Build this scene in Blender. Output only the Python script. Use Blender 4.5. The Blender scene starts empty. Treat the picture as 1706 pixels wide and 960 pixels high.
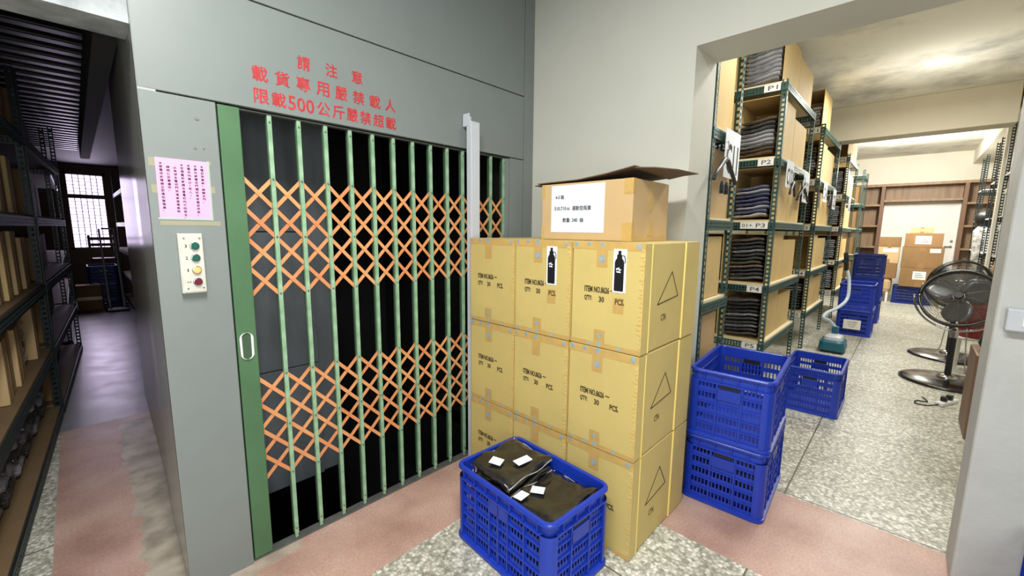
import bpy, bmesh, math, random
from mathutils import Vector, Matrix, Euler, noise

random.seed(7)
S = bpy.context.scene
COL = S.collection
PI = math.pi


def lin(c):
    out = []
    for v in c:
        v /= 255.0
        out.append(v / 12.92 if v <= 0.04045 else ((v + 0.055) / 1.055) ** 2.4)
    return (out[0], out[1], out[2], 1.0)


# ------------------------------------------------------------------ camera
CAM_H = 1.5
yaw, pitch, roll = math.radians(43.68769), math.radians(7.95867), math.radians(0.5636)
fwd = Vector((math.cos(yaw) * math.cos(pitch), math.sin(yaw) * math.cos(pitch), -math.sin(pitch)))
rgt = Vector((math.sin(yaw), -math.cos(yaw), 0))
up = rgt.cross(fwd)
r2 = rgt * math.cos(roll) + up * math.sin(roll)
u2 = -rgt * math.sin(roll) + up * math.cos(roll)
cd = bpy.data.cameras.new('camera')
cam = bpy.data.objects.new('camera', cd)
COL.objects.link(cam)
cd.sensor_fit = 'HORIZONTAL'
cd.sensor_width = 36
cd.lens = 691.914 / 1706 * 36
cd.clip_start = 0.02
M = Matrix((r2, u2, -fwd)).transposed().to_4x4()
M.translation = Vector((0, 0, CAM_H))
cam.matrix_world = M
S.camera = cam

# ------------------------------------------------------------------ world, lights, exposure
S.view_settings.view_transform = 'Standard'
S.view_settings.look = 'None'
S.view_settings.gamma = 1
S.view_settings.exposure = 0.35
S.view_settings.use_curve_mapping = False
W = bpy.data.worlds.new('world')
S.world = W
W.use_nodes = True
W.node_tree.nodes['Background'].inputs[0].default_value = lin((232, 236, 240))
W.node_tree.nodes['Background'].inputs[1].default_value = 0.19


def area(name, loc, target, sx, sy, power, col=(255, 255, 255)):
    l = bpy.data.lights.new(name, 'AREA')
    l.shape = 'RECTANGLE'
    l.size, l.size_y = sx, sy
    l.energy = power
    l.color = lin(col)[:3]
    o = bpy.data.objects.new(name, l)
    COL.objects.link(o)
    o.location = loc
    d = Vector(target) - Vector(loc)
    o.rotation_euler = d.to_track_quat('-Z', 'Y').to_euler()
    return o


area('hall_light', (-0.15, 1.05, 2.85), (0.5, 1.0, 0), 0.16, 1.2, 9, (250, 250, 245))
area('hall_fill_behind', (-0.40, -1.0, 1.5), (0.05, 2.6, 0.3), 1.2, 1.2, 34, (250, 250, 248))  # unseen broad fill added behind the camera for lift front and aisle
area('hall_down_fill', (0.12, 0.3, 3.1), (0.12, 0.3, 0), 0.3, 1.2, 84, (250, 250, 246))  # overhead fill added to brighten the hall floor
area('aisle_window_light', (0.24, 12.2, 1.79), (0.1, 6.0, 0.9), 0.5, 1.4, 15, (232, 218, 250))


def tube_lamp(name, loc, power, col=(255, 252, 244)):
    l = bpy.data.lights.new(name, 'POINT')
    l.shadow_soft_size = 0.14
    l.energy = power
    l.color = lin(col)[:3]
    o = bpy.data.objects.new(name, l)
    COL.objects.link(o)
    o.location = loc
    return o


tube_lamp('room_light', (3.4, 0.4, 2.8), 12)
tube_lamp('room_light_far', (6.6, 0.0, 2.8), 15)
tube_lamp('room_light_back', (11.2, 0.2, 2.8), 70)
area('room_down', (3.5, 0.25, 3.2), (3.5, 0.25, 0), 0.25, 1.2, 25, (255, 252, 244))
area('room_down_far', (6.6, 0.0, 3.2), (6.6, 0.0, 0), 0.25, 1.2, 44, (255, 252, 244))
area('room_down_back', (10.6, 0.0, 3.2), (12.2, 0.1, 0.6), 0.25, 1.2, 115, (255, 252, 244))

# ------------------------------------------------------------------ materials
MATS = {}


def mat(name, col, rough=0.6, metal=0.0, var=0.0, scale=6.0, bump=0.0, bscale=40.0, coat=0.0, stretch=None, emit=None, spec=0.5, col2=None, lo=0.35, hi=0.65):
    if name in MATS:
        return MATS[name]
    m = bpy.data.materials.new(name)
    m.use_nodes = True
    nt = m.node_tree
    b = nt.nodes['Principled BSDF']
    c = lin(col)
    b.inputs['Base Color'].default_value = c
    b.inputs['Roughness'].default_value = rough
    b.inputs['Metallic'].default_value = metal
    b.inputs['Specular IOR Level'].default_value = spec
    if coat:
        b.inputs['Coat Weight'].default_value = coat
        b.inputs['Coat Roughness'].default_value = 0.12
    tc = nt.nodes.new('ShaderNodeTexCoord')
    mp = nt.nodes.new('ShaderNodeMapping')
    nt.links.new(tc.outputs['Object'], mp.inputs[0])
    if stretch:
        mp.inputs['Scale'].default_value = stretch
    if var or col2:
        n = nt.nodes.new('ShaderNodeTexNoise')
        n.inputs['Scale'].default_value = scale
        n.inputs['Detail'].default_value = 5
        n.inputs['Roughness'].default_value = 0.6
        nt.links.new(mp.outputs[0], n.inputs[0])
        r = nt.nodes.new('ShaderNodeValToRGB')
        r.color_ramp.elements[0].position = lo
        r.color_ramp.elements[1].position = hi
        if col2:
            r.color_ramp.elements[0].color = c
            r.color_ramp.elements[1].color = lin(col2)
        else:
            r.color_ramp.elements[0].color = tuple(x * (1 - var) for x in c[:3]) + (1,)
            r.color_ramp.elements[1].color = tuple(min(1, x * (1 + var)) for x in c[:3]) + (1,)
        nt.links.new(n.outputs[0], r.inputs[0])
        nt.links.new(r.outputs[0], b.inputs['Base Color'])
    if bump:
        n2 = nt.nodes.new('ShaderNodeTexNoise')
        n2.inputs['Scale'].default_value = bscale
        n2.inputs['Detail'].default_value = 4
        nt.links.new(mp.outputs[0], n2.inputs[0])
        bp = nt.nodes.new('ShaderNodeBump')
        bp.inputs['Strength'].default_value = bump
        bp.inputs['Distance'].default_value = 0.01
        nt.links.new(n2.outputs[0], bp.inputs['Height'])
        nt.links.new(bp.outputs[0], b.inputs['Normal'])
    if emit:
        b.inputs['Emission Color'].default_value = c
        b.inputs['Emission Strength'].default_value = emit
    MATS[name] = m
    return m


mat('grey_paint', (122, 129, 127), 0.40, var=0.035, scale=2.5, bump=0.06, bscale=5)
mat('side_sheet', (176, 180, 178), 0.24, var=0.08, scale=3, bump=0.10, bscale=2.2, stretch=(1, 7, 0.25))  # vertical streaks in the colour stand in for blurred reflections
mat('plaster', (205, 205, 194), 0.7, var=0.03, scale=1.6, bump=0.12, bscale=14)
mat('pillar_plaster', (196, 198, 195), 0.6, var=0.05, scale=3, bump=0.3, bscale=16)
mat('room_wall', (236, 232, 216), 0.8, var=0.03, scale=1.5, bump=0.1, bscale=12)
mat('ceiling_stained', (228, 226, 214), 0.85, col2=(166, 165, 158), scale=1.3, bump=0.3, bscale=6, lo=0.48, hi=0.72)
mat('beam_plaster', (200, 193, 172), 0.8, var=0.06, scale=1.2)
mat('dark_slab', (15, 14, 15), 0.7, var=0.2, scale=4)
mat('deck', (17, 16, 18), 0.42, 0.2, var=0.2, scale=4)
mat('hall_beam', (186, 192, 194), 0.8, col2=(130, 136, 138), scale=6, bump=0.3)
mat('seam_dark', (70, 74, 72), 0.8)
mat('green_panel', (74, 110, 76), 0.4, var=0.1, scale=3, bump=0.05)
mat('green_bar', (156, 188, 156), 0.45, 0.0, col2=(120, 158, 124), scale=14, bump=0.1)
mat('green_dark', (58, 84, 60), 0.5)
mat('strip_orange', (222, 158, 104), 0.5, col2=(206, 128, 80), scale=5)
mat('shaft_unlit_black', (9, 9, 10), 0.7)
mat('shaft_lit_grey', (84, 90, 96), 0.45, var=0.25, scale=2.5, stretch=(2, 1, 0.5))
mat('track', (96, 98, 94), 0.5, 0.3, var=0.2, scale=10)
mat('white_plastic', (236, 236, 232), 0.4)
mat('conduit', (196, 200, 206), 0.4, var=0.03)
mat('pink_paper', (226, 166, 208), 0.7, var=0.03, scale=10)
mat('clear_film', (172, 182, 176), 0.25)
mat('tape_residue', (150, 146, 122), 0.7)
mat('ink', (40, 26, 40), 0.8)
mat('ink_black', (34, 30, 26), 0.8)
mat('ink_grey', (92, 94, 100), 0.8)
mat('ink_print', (70, 56, 34), 0.85)
mat('red_paint', (178, 38, 42), 0.6, col2=(196, 74, 72), scale=22, lo=0.5, hi=0.8)
mat('control_plate', (206, 206, 194), 0.35, 0.2, var=0.05, scale=14)
mat('button_green', (24, 88, 74), 0.25, coat=0.5)
mat('button_amber', (238, 160, 96), 0.25, coat=0.5, emit=0.6)
mat('button_red', (108, 26, 48), 0.25, coat=0.5)
mat('chrome', (210, 210, 210), 0.15, 1.0)
mat('steel_screw', (150, 150, 146), 0.35, 0.8)
mat('carton_yellow', (201, 180, 111), 0.62, var=0.05, scale=3, bump=0.08, bscale=9)
mat('carton_yellow_edge', (238, 214, 130), 0.7)
mat('carton_tan', (196, 166, 120), 0.65, var=0.05, scale=3, bump=0.06, bscale=9)
mat('carton_rack', (206, 178, 120), 0.65, var=0.05, scale=3, bump=0.06, bscale=9)
mat('carton_brown', (136, 104, 64), 0.7, var=0.08, scale=4, bump=0.06)
mat('carton_dim', (148, 112, 72), 0.75, var=0.1, scale=4)
mat('flap_shaded', (96, 76, 58), 0.75, var=0.1, scale=5)  # carton flaps: shade of their undersides is put into this colour
mat('tape', (196, 162, 96), 0.28, var=0.08, scale=12, coat=0.4)
mat('tape_print', (118, 154, 182), 0.5, col2=(172, 176, 156), scale=60)
mat('tape_clear', (211, 181, 110), 0.25, var=0.08, scale=20, coat=0.4, bump=0.2)
mat('paper', (224, 229, 238), 0.7, var=0.015, scale=8)
mat('paper_warm', (236, 234, 226), 0.7)
mat('bottle_black', (16, 17, 22), 0.5)
mat('crate_blue', (28, 52, 186), 0.42, var=0.06, scale=6, coat=0.15)
mat('crate_royal', (20, 54, 170), 0.42, var=0.06, scale=6, coat=0.15)
mat('crate_navy', (14, 44, 124), 0.5, var=0.06, scale=6)
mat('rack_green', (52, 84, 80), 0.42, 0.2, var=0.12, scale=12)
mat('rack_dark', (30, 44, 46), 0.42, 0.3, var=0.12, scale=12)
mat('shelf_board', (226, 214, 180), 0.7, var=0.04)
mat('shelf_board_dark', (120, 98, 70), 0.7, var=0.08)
mat('wood', (138, 110, 82), 0.5, col2=(164, 136, 104), scale=2.2, stretch=(1, 6, 0.6))
mat('wood_red', (124, 92, 70), 0.5, var=0.08, scale=3, stretch=(6, 6, 0.5))
mat('wood_dark', (84, 58, 40), 0.5, var=0.15, scale=3)
mat('door_white', (244, 243, 236), 0.55, var=0.01)
mat('black_plastic', (24, 24, 25), 0.4)
mat('black_gloss', (30, 30, 30), 0.22, coat=0.5)
mat('hanger', (44, 44, 46), 0.35)
mat('red_plastic', (150, 52, 50), 0.4)
mat('teal_plastic', (28, 98, 118), 0.4)
mat('hose', (190, 206, 218), 0.35)
mat('cable', (150, 148, 140), 0.5)
mat('blind_light', (226, 208, 246), 0.8, emit=2.2)
mat('window_grid', (60, 50, 62), 0.6)
for nm, c, glare in (('bag_black', (34, 33, 34), (140, 138, 136)), ('bag_grey', (132, 132, 144), (240, 240, 244)), ('bag_white', (226, 225, 234), (250, 250, 252)),
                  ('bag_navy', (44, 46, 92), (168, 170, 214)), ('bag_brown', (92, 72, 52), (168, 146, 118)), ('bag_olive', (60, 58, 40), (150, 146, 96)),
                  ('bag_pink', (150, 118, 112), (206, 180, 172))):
    mat(nm, c, 0.2, col2=glare, scale=7, bump=1.0, bscale=9, stretch=(1.5, 2.6, 7), lo=0.42, hi=0.58, coat=1.0)  # pale second colour paints plastic glare onto the bags
mat('garment_black', (19, 19, 20), 0.24, col2=(40, 39, 39), scale=5, bump=0.3, bscale=9, coat=0.7, lo=0.4, hi=0.7)  # paler patches put some plastic glare into the black
mat('film_edge', (206, 206, 200), 0.2, col2=(120, 120, 118), scale=14, coat=0.6, bump=0.5, bscale=30)
mat('film_yellow', (206, 204, 140), 0.3, coat=0.5, bump=0.3)


def fan_grey():
    m = mat('fan_blade', (112, 114, 118), 0.35, 0.5)
    return m


fan_grey()


# floor: terrazzo slabs, brass joints, red-brown bands
def floor_material():
    m = bpy.data.materials.new('terrazzo_floor')
    m.use_nodes = True
    nt = m.node_tree
    N, L = nt.nodes, nt.links
    b = N['Principled BSDF']
    tc = N.new('ShaderNodeTexCoord')
    sep = N.new('ShaderNodeSeparateXYZ')
    L.new(tc.outputs['Object'], sep.inputs[0])

    def mth(op, a, c=None, clamp=False):
        n = N.new('ShaderNodeMath')
        n.operation = op
        n.use_clamp = clamp
        for i, v in enumerate((a, c)):
            if v is None:
                continue
            if isinstance(v, (int, float)):
                n.inputs[i].default_value = v
            else:
                L.new(v, n.inputs[i])
        return n.outputs[0]

    X, Y = sep.outputs[0], sep.outputs[1]

    def noise_(scale, detail=4):
        n = N.new('ShaderNodeTexNoise')
        n.inputs['Scale'].default_value = scale
        n.inputs['Detail'].default_value = detail
        L.new(tc.outputs['Object'], n.inputs[0])
        return n.outputs[0]

    def rect(x0, x1, y0, y1, x=X, y=Y):
        a = mth('MULTIPLY', mth('GREATER_THAN', x, x0), mth('LESS_THAN', x, x1))
        c = mth('MULTIPLY', mth('GREATER_THAN', y, y0), mth('LESS_THAN', y, y1))
        return mth('MULTIPLY', a, c)

    def ramp(src, stops):
        r = N.new('ShaderNodeValToRGB')
        while len(r.color_ramp.elements) < len(stops):
            r.color_ramp.elements.new(0.5)
        for e, (p, c) in zip(r.color_ramp.elements, stops):
            e.position = p
            e.color = lin(c)
        L.new(src, r.inputs[0])
        return r.outputs[0]

    def mix(f, a, c):
        n = N.new('ShaderNodeMix')
        n.data_type = 'RGBA'
        L.new(f, n.inputs[0])
        for s, v in ((n.inputs[6], a), (n.inputs[7], c)):
            if isinstance(v, tuple):
                s.default_value = v
            else:
                L.new(v, s)
        return n.outputs[2]

    vo = N.new('ShaderNodeTexVoronoi')
    vo.inputs['Scale'].default_value = 62
    L.new(tc.outputs['Object'], vo.inputs[0])
    sc = N.new('ShaderNodeSeparateColor')
    L.new(vo.outputs['Color'], sc.inputs[0])
    chips = ramp(sc.outputs[0], [(0.0, (166, 165, 152)), (0.35, (200, 198, 184)), (0.7, (222, 220, 207)), (1.0, (250, 249, 240))])
    cem = ramp(vo.outputs['Distance'], [(0.3, (255, 255, 255)), (0.8, (176, 176, 168))])
    mm = N.new('ShaderNodeMix')
    mm.data_type = 'RGBA'
    mm.blend_type = 'MULTIPLY'
    mm.inputs[0].default_value = 0.7
    L.new(chips, mm.inputs[6])
    L.new(cem, mm.inputs[7])
    terr = mm.outputs[2]
    dirt = ramp(noise_(1.3), [(0.35, (226, 225, 220)), (0.65, (255, 255, 255))])
    md = N.new('ShaderNodeMix')
    md.data_type = 'RGBA'
    md.blend_type = 'MULTIPLY'
    md.inputs[0].default_value = 1
    L.new(terr, md.inputs[6])
    L.new(dirt, md.inputs[7])
    terr = md.outputs[2]
    # joints on a 1.2 m grid
    jx = mth('LESS_THAN', mth('ABSOLUTE', mth('SUBTRACT', mth('FRACT', mth('DIVIDE', mth('ADD', X, 120 - 2.72 + 0.6), 1.2)), 0.5)), 0.0035)
    jy = mth('LESS_THAN', mth('ABSOLUTE', mth('SUBTRACT', mth('FRACT', mth('DIVIDE', mth('ADD', Y, 120 - 0.385 + 0.6), 1.2)), 0.5)), 0.0035)
    col = mix(mth('MAXIMUM', jx, jy), terr, lin((98, 94, 80)))
    pinkn = ramp(noise_(3.2, 8), [(0.3, (170, 134, 120)), (0.5, (192, 156, 142)), (0.72, (208, 176, 161))])
    grit = ramp(noise_(90, 2), [(0.35, (228, 228, 228)), (0.65, (255, 255, 255))])
    mg = N.new('ShaderNodeMix')
    mg.data_type = 'RGBA'
    mg.blend_type = 'MULTIPLY'
    mg.inputs[0].default_value = 0.8
    L.new(pinkn, mg.inputs[6])
    L.new(grit, mg.inputs[7])
    pink = mg.outputs[2]
    wob = mth('MULTIPLY', mth('SUBTRACT', noise_(9, 5), 0.5), 0.16)
    p1 = rect(-0.205, 2.3, 1.56, 2.2)
    p2 = rect(1.955, 2.705, -6, 1.57)
    p3 = rect(-0.205, 0.6, 2.19, 4.36)
    col = mix(mth('MAXIMUM', mth('MAXIMUM', p1, p2), p3), col, pink)
    # worn pale screed along the foot of the lift housing
    xw = mth('ADD', X, wob)
    wornc = ramp(noise_(7, 6), [(0.35, (146, 136, 122)), (0.6, (186, 176, 160))])
    w1 = rect(0.09, 0.4, 2.0, 4.25, x=xw)
    yw = mth('ADD', Y, wob)
    w2 = mth('MULTIPLY', rect(0.1, 0.62, 1.93, 2.4, y=yw), 0.75)
    col = mix(mth('MAXIMUM', w1, w2), col, wornc)
    # dark threshold groove line in front of the band and grey cement aisle floor
    aisle = rect(-3, 0.9, 4.36, 20)
    cemc = ramp(noise_(2.5, 5), [(0.3, (112, 114, 116)), (0.7, (142, 144, 145))])
    col = mix(aisle, col, cemc)
    L.new(col, b.inputs['Base Color'])
    rr = N.new('ShaderNodeMapRange')
    L.new(noise_(4), rr.inputs[0])
    rr.inputs[3].default_value = 0.28
    rr.inputs[4].default_value = 0.5
    rmix = mth('ADD', mth('MULTIPLY', rr.outputs[0], mth('SUBTRACT', 1.0, mth('MULTIPLY', aisle, 0.15))), 0.0)
    L.new(rmix, b.inputs['Roughness'])
    MATS['floor'] = m


floor_material()


# ------------------------------------------------------------------ mesh helpers
class MB:
    def __init__(s):
        s.bm = bmesh.new()

    def box(s, x0, x1, y0, y1, z0, z1, M=None):
        vs = [s.bm.verts.new((x, y, z)) for z in (z0, z1) for y in (y0, y1) for x in (x0, x1)]
        if M is not None:
            for v in vs:
                v.co = M @ v.co
        for f in ((0, 2, 3, 1), (4, 5, 7, 6), (0, 1, 5, 4), (2, 6, 7, 3), (0, 4, 6, 2), (1, 3, 7, 5)):
            s.bm.faces.new([vs[i] for i in f])
        return vs

    def bar(s, a, b, w, t, upv=(0, 0, 1)):
        a, b = Vector(a), Vector(b)
        d = (b - a)
        L = d.length
        d.normalize()
        n = Vector(upv)
        n = (n - d * n.dot(d)).normalized()
        c = d.cross(n)
        Mx = Matrix((d, c, n)).transposed().to_4x4()
        Mx.translation = a
        s.box(0, L, -w / 2, w / 2, -t / 2, t / 2, Mx)

    def loops(s, loops, closed=True, cap=True):
        rows = [[s.bm.verts.new(p) for p in l] for l in loops]
        n = len(rows[0])
        for a, b in zip(rows[:-1], rows[1:]):
            for i in range(n if closed else n - 1):
                j = (i + 1) % n
                s.bm.faces.new((a[i], a[j], b[j], b[i]))
        if cap and closed:
            s.bm.faces.new(list(reversed(rows[0])))
            s.bm.faces.new(rows[-1])
        return rows

    def lathe(s, prof, n=24, c=(0, 0, 0)):
        c = Vector(c)
        s.loops([[c + Vector((r * math.cos(2 * PI * i / n), r * math.sin(2 * PI * i / n), z)) for i in range(n)] for r, z in prof])

    def tube(s, pts, r, n=8):
        pts = [Vector(p) for p in pts]
        loops = []
        prev = None
        for i, p in enumerate(pts):
            d = (pts[min(i + 1, len(pts) - 1)] - pts[max(i - 1, 0)]).normalized()
            ref = prev if prev is not None else (Vector((0, 0, 1)) if abs(d.z) < 0.9 else Vector((1, 0, 0)))
            x = (ref - d * ref.dot(d)).normalized()
            y = d.cross(x)
            prev = x
            rr = r[i] if isinstance(r, (list, tuple)) else r
            loops.append([p + x * rr * math.cos(2 * PI * k / n) + y * rr * math.sin(2 * PI * k / n) for k in range(n)])
        s.loops(loops)

    def prism(s, pts, y0, y1):
        # polygon in local XZ, extruded along Y
        s.loops([[Vector((x, y0, z)) for x, z in pts], [Vector((x, y1, z)) for x, z in pts]])

    def mesh(s, name, smooth=False):
        bmesh.ops.recalc_face_normals(s.bm, faces=s.bm.faces)
        me = bpy.data.meshes.new(name)
        s.bm.to_mesh(me)
        s.bm.free()
        if smooth:
            for p in me.polygons:
                p.use_smooth = True
        return me

    def build(s, name, m, parent=None, bevel=0.0, smooth=False, seg=2):
        me = s.mesh(name, smooth)
        return put(name, me, m, parent, bevel, seg)


def put(name, me, m, parent=None, bevel=0.0, seg=2):
    if m and not me.materials:
        me.materials.append(MATS[m])
    o = bpy.data.objects.new(name, me)
    COL.objects.link(o)
    if parent is not None:
        o.parent = parent
    if bevel:
        md = o.modifiers.new('bevel', 'BEVEL')
        md.width = bevel
        md.segments = seg
        md.limit_method = 'ANGLE'
    return o


def smooth_curve(pts, n=6):
    pts = [Vector(p) for p in pts]
    out = []
    for i in range(len(pts) - 1):
        p0, p1, p2, p3 = pts[max(i - 1, 0)], pts[i], pts[i + 1], pts[min(i + 2, len(pts) - 1)]
        for k in range(n):
            t = k / n
            out.append(0.5 * ((2 * p1) + (p2 - p0) * t + (2 * p0 - 5 * p1 + 4 * p2 - p3) * t * t + (3 * p1 - p0 - 3 * p2 + p3) * t ** 3))
    out.append(pts[-1])
    return out


def tag(o, label, cat, group=None):
    o['label'] = label
    o['category'] = cat
    if group:
        o['group'] = group
    elif 'group' in o:
        del o['group']
    return o


def thing(name, label, cat, loc=(0, 0, 0), rz=0.0, group=None):
    o = bpy.data.objects.new(name, None)
    COL.objects.link(o)
    o.empty_display_size = 0.05
    o.location = loc
    o.rotation_euler = (0, 0, rz)
    return tag(o, label, cat, group)


def struct(o):
    o['kind'] = 'structure'
    return o


def copy_tree(o, parent=None):
    c = o.copy()
    COL.objects.link(c)
    c.parent = parent
    for ch in list(o.children):
        copy_tree(ch, c)
    return c


TXT = {}


def text_mesh(body, bold=0.0, spacing=1.0):
    key = (body, bold, spacing)
    if key in TXT:
        return TXT[key]
    c = bpy.data.curves.new('text', 'FONT')
    c.body = body
    c.offset = bold
    c.space_character = spacing
    c.extrude = 0.002
    c.resolution_u = 2
    o = bpy.data.objects.new('text', c)
    COL.objects.link(o)
    dg = bpy.context.evaluated_depsgraph_get()
    me = bpy.data.meshes.new_from_object(o.evaluated_get(dg))
    bpy.data.objects.remove(o)
    me.materials.clear()
    xs = [v.co.x for v in me.vertices]
    ys = [v.co.y for v in me.vertices]
    x0, x1, y0, y1 = min(xs), max(xs), min(ys), max(ys)
    # unit box: x,y in 0..1; text lies in local XY
    for v in me.vertices:
        v.co.x = (v.co.x - x0) / (x1 - x0)
        v.co.y = (v.co.y - y0) / (y1 - y0)
    TXT[key] = me
    return me


def face_matrix(origin, right, upv):
    r, u = Vector(right).normalized(), Vector(upv).normalized()
    n = r.cross(u)
    m = Matrix((r, u, n)).transposed().to_4x4()
    m.translation = Vector(origin)
    return m


def joined_text(name, items, m, parent, F, fat=0.0, split=False):
    """items: (body, x, y, w, h, bold) placed in the face plane F; one mesh of print, or one per line"""
    if split:
        for it in items:
            joined_text(name, [it], m, parent, F, fat)
        return
    bm = bmesh.new()
    shifts = [(0, 0)] if not fat else [(0, 0), (fat, 0), (-fat, 0), (0, fat), (0, -fat)]
    for it in items:
        body, x, y, w, h = it[:5]
        bold = it[5] if len(it) > 5 else 0.0
        src = text_mesh(body, bold)
        for q, (sx, sy) in enumerate(shifts):
            tmp = bmesh.new()
            tmp.from_mesh(src)
            T = F @ Matrix.Translation((x + sx, y + sy, 0.0008 + 0.00003 * q)) @ Matrix.Diagonal((w, h, 0.15, 1))
            tmp.transform(T)
            me = bpy.data.meshes.new('tmp')
            tmp.to_mesh(me)
            tmp.free()
            bm.from_mesh(me)
            bpy.data.meshes.remove(me)
    me = bpy.data.meshes.new(name)
    bm.to_mesh(me)
    bm.free()
    return put(name, me, m, parent)


def strips(name, m, parent, F, boxes):
    out = []
    for bx in boxes:
        b = MB()
        b.box(*bx, F)
        out.append(b.build(name, m, parent))
    return out


def plate(name, F, x0, x1, y0, y1, t, m, parent, lift=0.0):
    b = MB()
    b.box(x0, x1, y0, y1, lift, lift + t, F)
    return b.build(name, m, parent)


# ================================================================== STRUCTURE
FY = 1.991      # lift front
WX = 2.285      # doorway wall face
CEIL = 3.35

b = MB()
b.box(-3.0, 15, -6, 14, -0.1, 0)
# the lift pit is cut out of the slab
o = None
b.bm.free()
b = MB()
for x0, x1, y0, y1 in ((-3, 0.41, -6, 14), (0.41, 2.06, -6, 2.04), (0.41, 2.06, 3.7, 14), (2.06, 15, -6, 14)):
    b.box(x0, x1, y0, y1, -0.1, 0)
struct(b.build('floor', 'floor'))

# lift housing front, panels with shadow gaps between
b = MB()
g = 0.003
P = [(0.196, 0.424 - g, 0, 1.978 - g), (0.196, 2.187 - g, 1.978 + g, 2.392 - g), (0.196, 2.187 - g, 2.392 + g, CEIL), (2.187 + g, WX, 0, CEIL), (2.056, 2.187 - g, 0, 1.978 - g)]
for x0, x1, z0, z1 in P:
    b.box(x0, x1, FY, FY + 0.03, z0, z1)
wl = struct(b.build('wall_lift', 'grey_paint', bevel=0.0025))
b = MB()
for x0, x1, z0, z1 in ((0.2, 0.424, 0, 1.98), (0.2, WX, 1.985, CEIL), (2.056, WX, 0, 1.985)):
    b.box(x0, x1, FY + 0.012, FY + 0.06, z0, z1)
b.build('panel_backing', 'seam_dark', wl)
# little dents and screws high on the left panel
b = MB()
for x, z in ((0.362, 1.925), (0.36, 1.77)):
    b.lathe([(0.0, 0), (0.006, 0.0), (0.005, 0.003), (0.0, 0.004)], 10)
    pass
b.bm.free()
b = MB()
for x, z, r in ((0.358, 1.905, 0.007), (0.345, 1.795, 0.004), (0.372, 1.797, 0.003)):
    b.tube([(x, FY, z), (x, FY - 0.003, z)], r, 10)
b.build('screw', 'steel_screw', wl)
# tape ghosts around the notice
b = MB()
for x0, x1, z0, z1 in ((0.205, 0.224, 1.715, 1.745), (0.206, 0.224, 1.62, 1.65), (0.376, 0.396, 1.63, 1.655), (0.376, 0.39, 1.735, 1.75), (0.22, 0.405, 1.505, 1.522)):
    b.box(x0, x1, FY - 0.0006, FY + 0.001, z0, z1)
b.build('tape_residue', 'tape_residue', wl)

# stencilled warning
FL = face_matrix((0, FY, 0), (1, 0, 0), (0, 0, 1))
lines = [('請', 0.732, 2.182, 0.052, 0.056), ('注', 0.853, 2.184, 0.052, 0.054), ('意', 0.974, 2.186, 0.052, 0.054)]
for k, ch in enumerate('載貨專用嚴禁載人'):
    lines.append((ch, 0.555 + 0.0842 * k, 2.092, 0.056, 0.058))
for ch, x in zip('限載', (0.556, 0.622)):
    lines.append((ch, x, 2.006, 0.054, 0.056))
lines.append(('500', 0.686, 2.004, 0.106, 0.058))
for ch, x in zip('公斤嚴禁超載', (0.807, 0.876, 0.941, 1.009, 1.078, 1.146)):
    lines.append((ch, x, 2.006, 0.055, 0.058))
for row in (lines[:3], lines[3:11], lines[11:]):
    joined_text('stencilled_lettering', row, 'red_paint', wl, FL, 0.0009)

# lift housing side along the aisle
b = MB()
pts = [(0.196, FY + 0.001), (0.21, 2.5), (0.245, 3.1), (0.285, 4.3), (0.30, 4.8)]
loops = [[Vector((x, y, 0)), Vector((x + 0.05, y, 0)), Vector((x + 0.05, y, CEIL)), Vector((x, y, CEIL))] for x, y in pts]
b.loops(loops)
struct(b.build('wall_lift_side', 'side_sheet'))
# shaft; light fading to the right is put into grey and black materials
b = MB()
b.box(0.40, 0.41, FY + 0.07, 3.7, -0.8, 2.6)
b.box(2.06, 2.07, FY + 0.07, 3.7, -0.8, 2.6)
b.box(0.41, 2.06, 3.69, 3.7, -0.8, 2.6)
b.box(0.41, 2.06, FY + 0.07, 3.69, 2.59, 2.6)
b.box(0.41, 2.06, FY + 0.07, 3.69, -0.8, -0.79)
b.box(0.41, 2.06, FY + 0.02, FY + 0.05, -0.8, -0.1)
sh = struct(b.build('wall_shaft', 'shaft_unlit_black'))
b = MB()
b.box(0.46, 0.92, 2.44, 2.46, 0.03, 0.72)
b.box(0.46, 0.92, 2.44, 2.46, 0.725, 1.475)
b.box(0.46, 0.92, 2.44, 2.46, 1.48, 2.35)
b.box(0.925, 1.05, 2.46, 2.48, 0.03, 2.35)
b.build('inner_panel', 'shaft_lit_grey', sh, bevel=0.003)

# doorway wall
b = MB()
b.box(WX, 2.585, 0.895, FY + 0.06, 0, CEIL)
b.box(WX, 2.585, -0.268, 0.895, 2.44, CEIL)
struct(b.build('wall_doorway', 'plaster'))
b = MB()
b.box(2.47, 2.706, -5.5, -0.265, 0, CEIL)
struct(b.build('wall_right', 'pillar_plaster', bevel=0.012, seg=3))
# far room shell
b = MB()
b.box(2.2, 14.2, -4, 5, CEIL, CEIL + 0.1)
struct(b.build('ceiling', 'ceiling_stained'))
b = MB()
b.box(8.05, 8.40, -0.78, 5, 2.86, CEIL)
struct(b.build('ceiling_beam', 'beam_plaster', bevel=0.01))
b = MB()
b.box(2.6, 14, -1.15, -0.80, 3.05, CEIL)
struct(b.build('ceiling_beam', 'room_wall', bevel=0.01))
b = MB()
b.box(13.95, 14.1, -4, 5, 0, CEIL)
wb = struct(b.build('wall_back', 'room_wall'))
b = MB()
b.box(2.6, 14.1, 4.9, 5, 0, CEIL)
struct(b.build('wall_left', 'room_wall'))
b = MB()
b.box(2.6, 14.1, -3.1, -3.0, 0, CEIL)
struct(b.build('wall_far_right', 'room_wall'))
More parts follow.
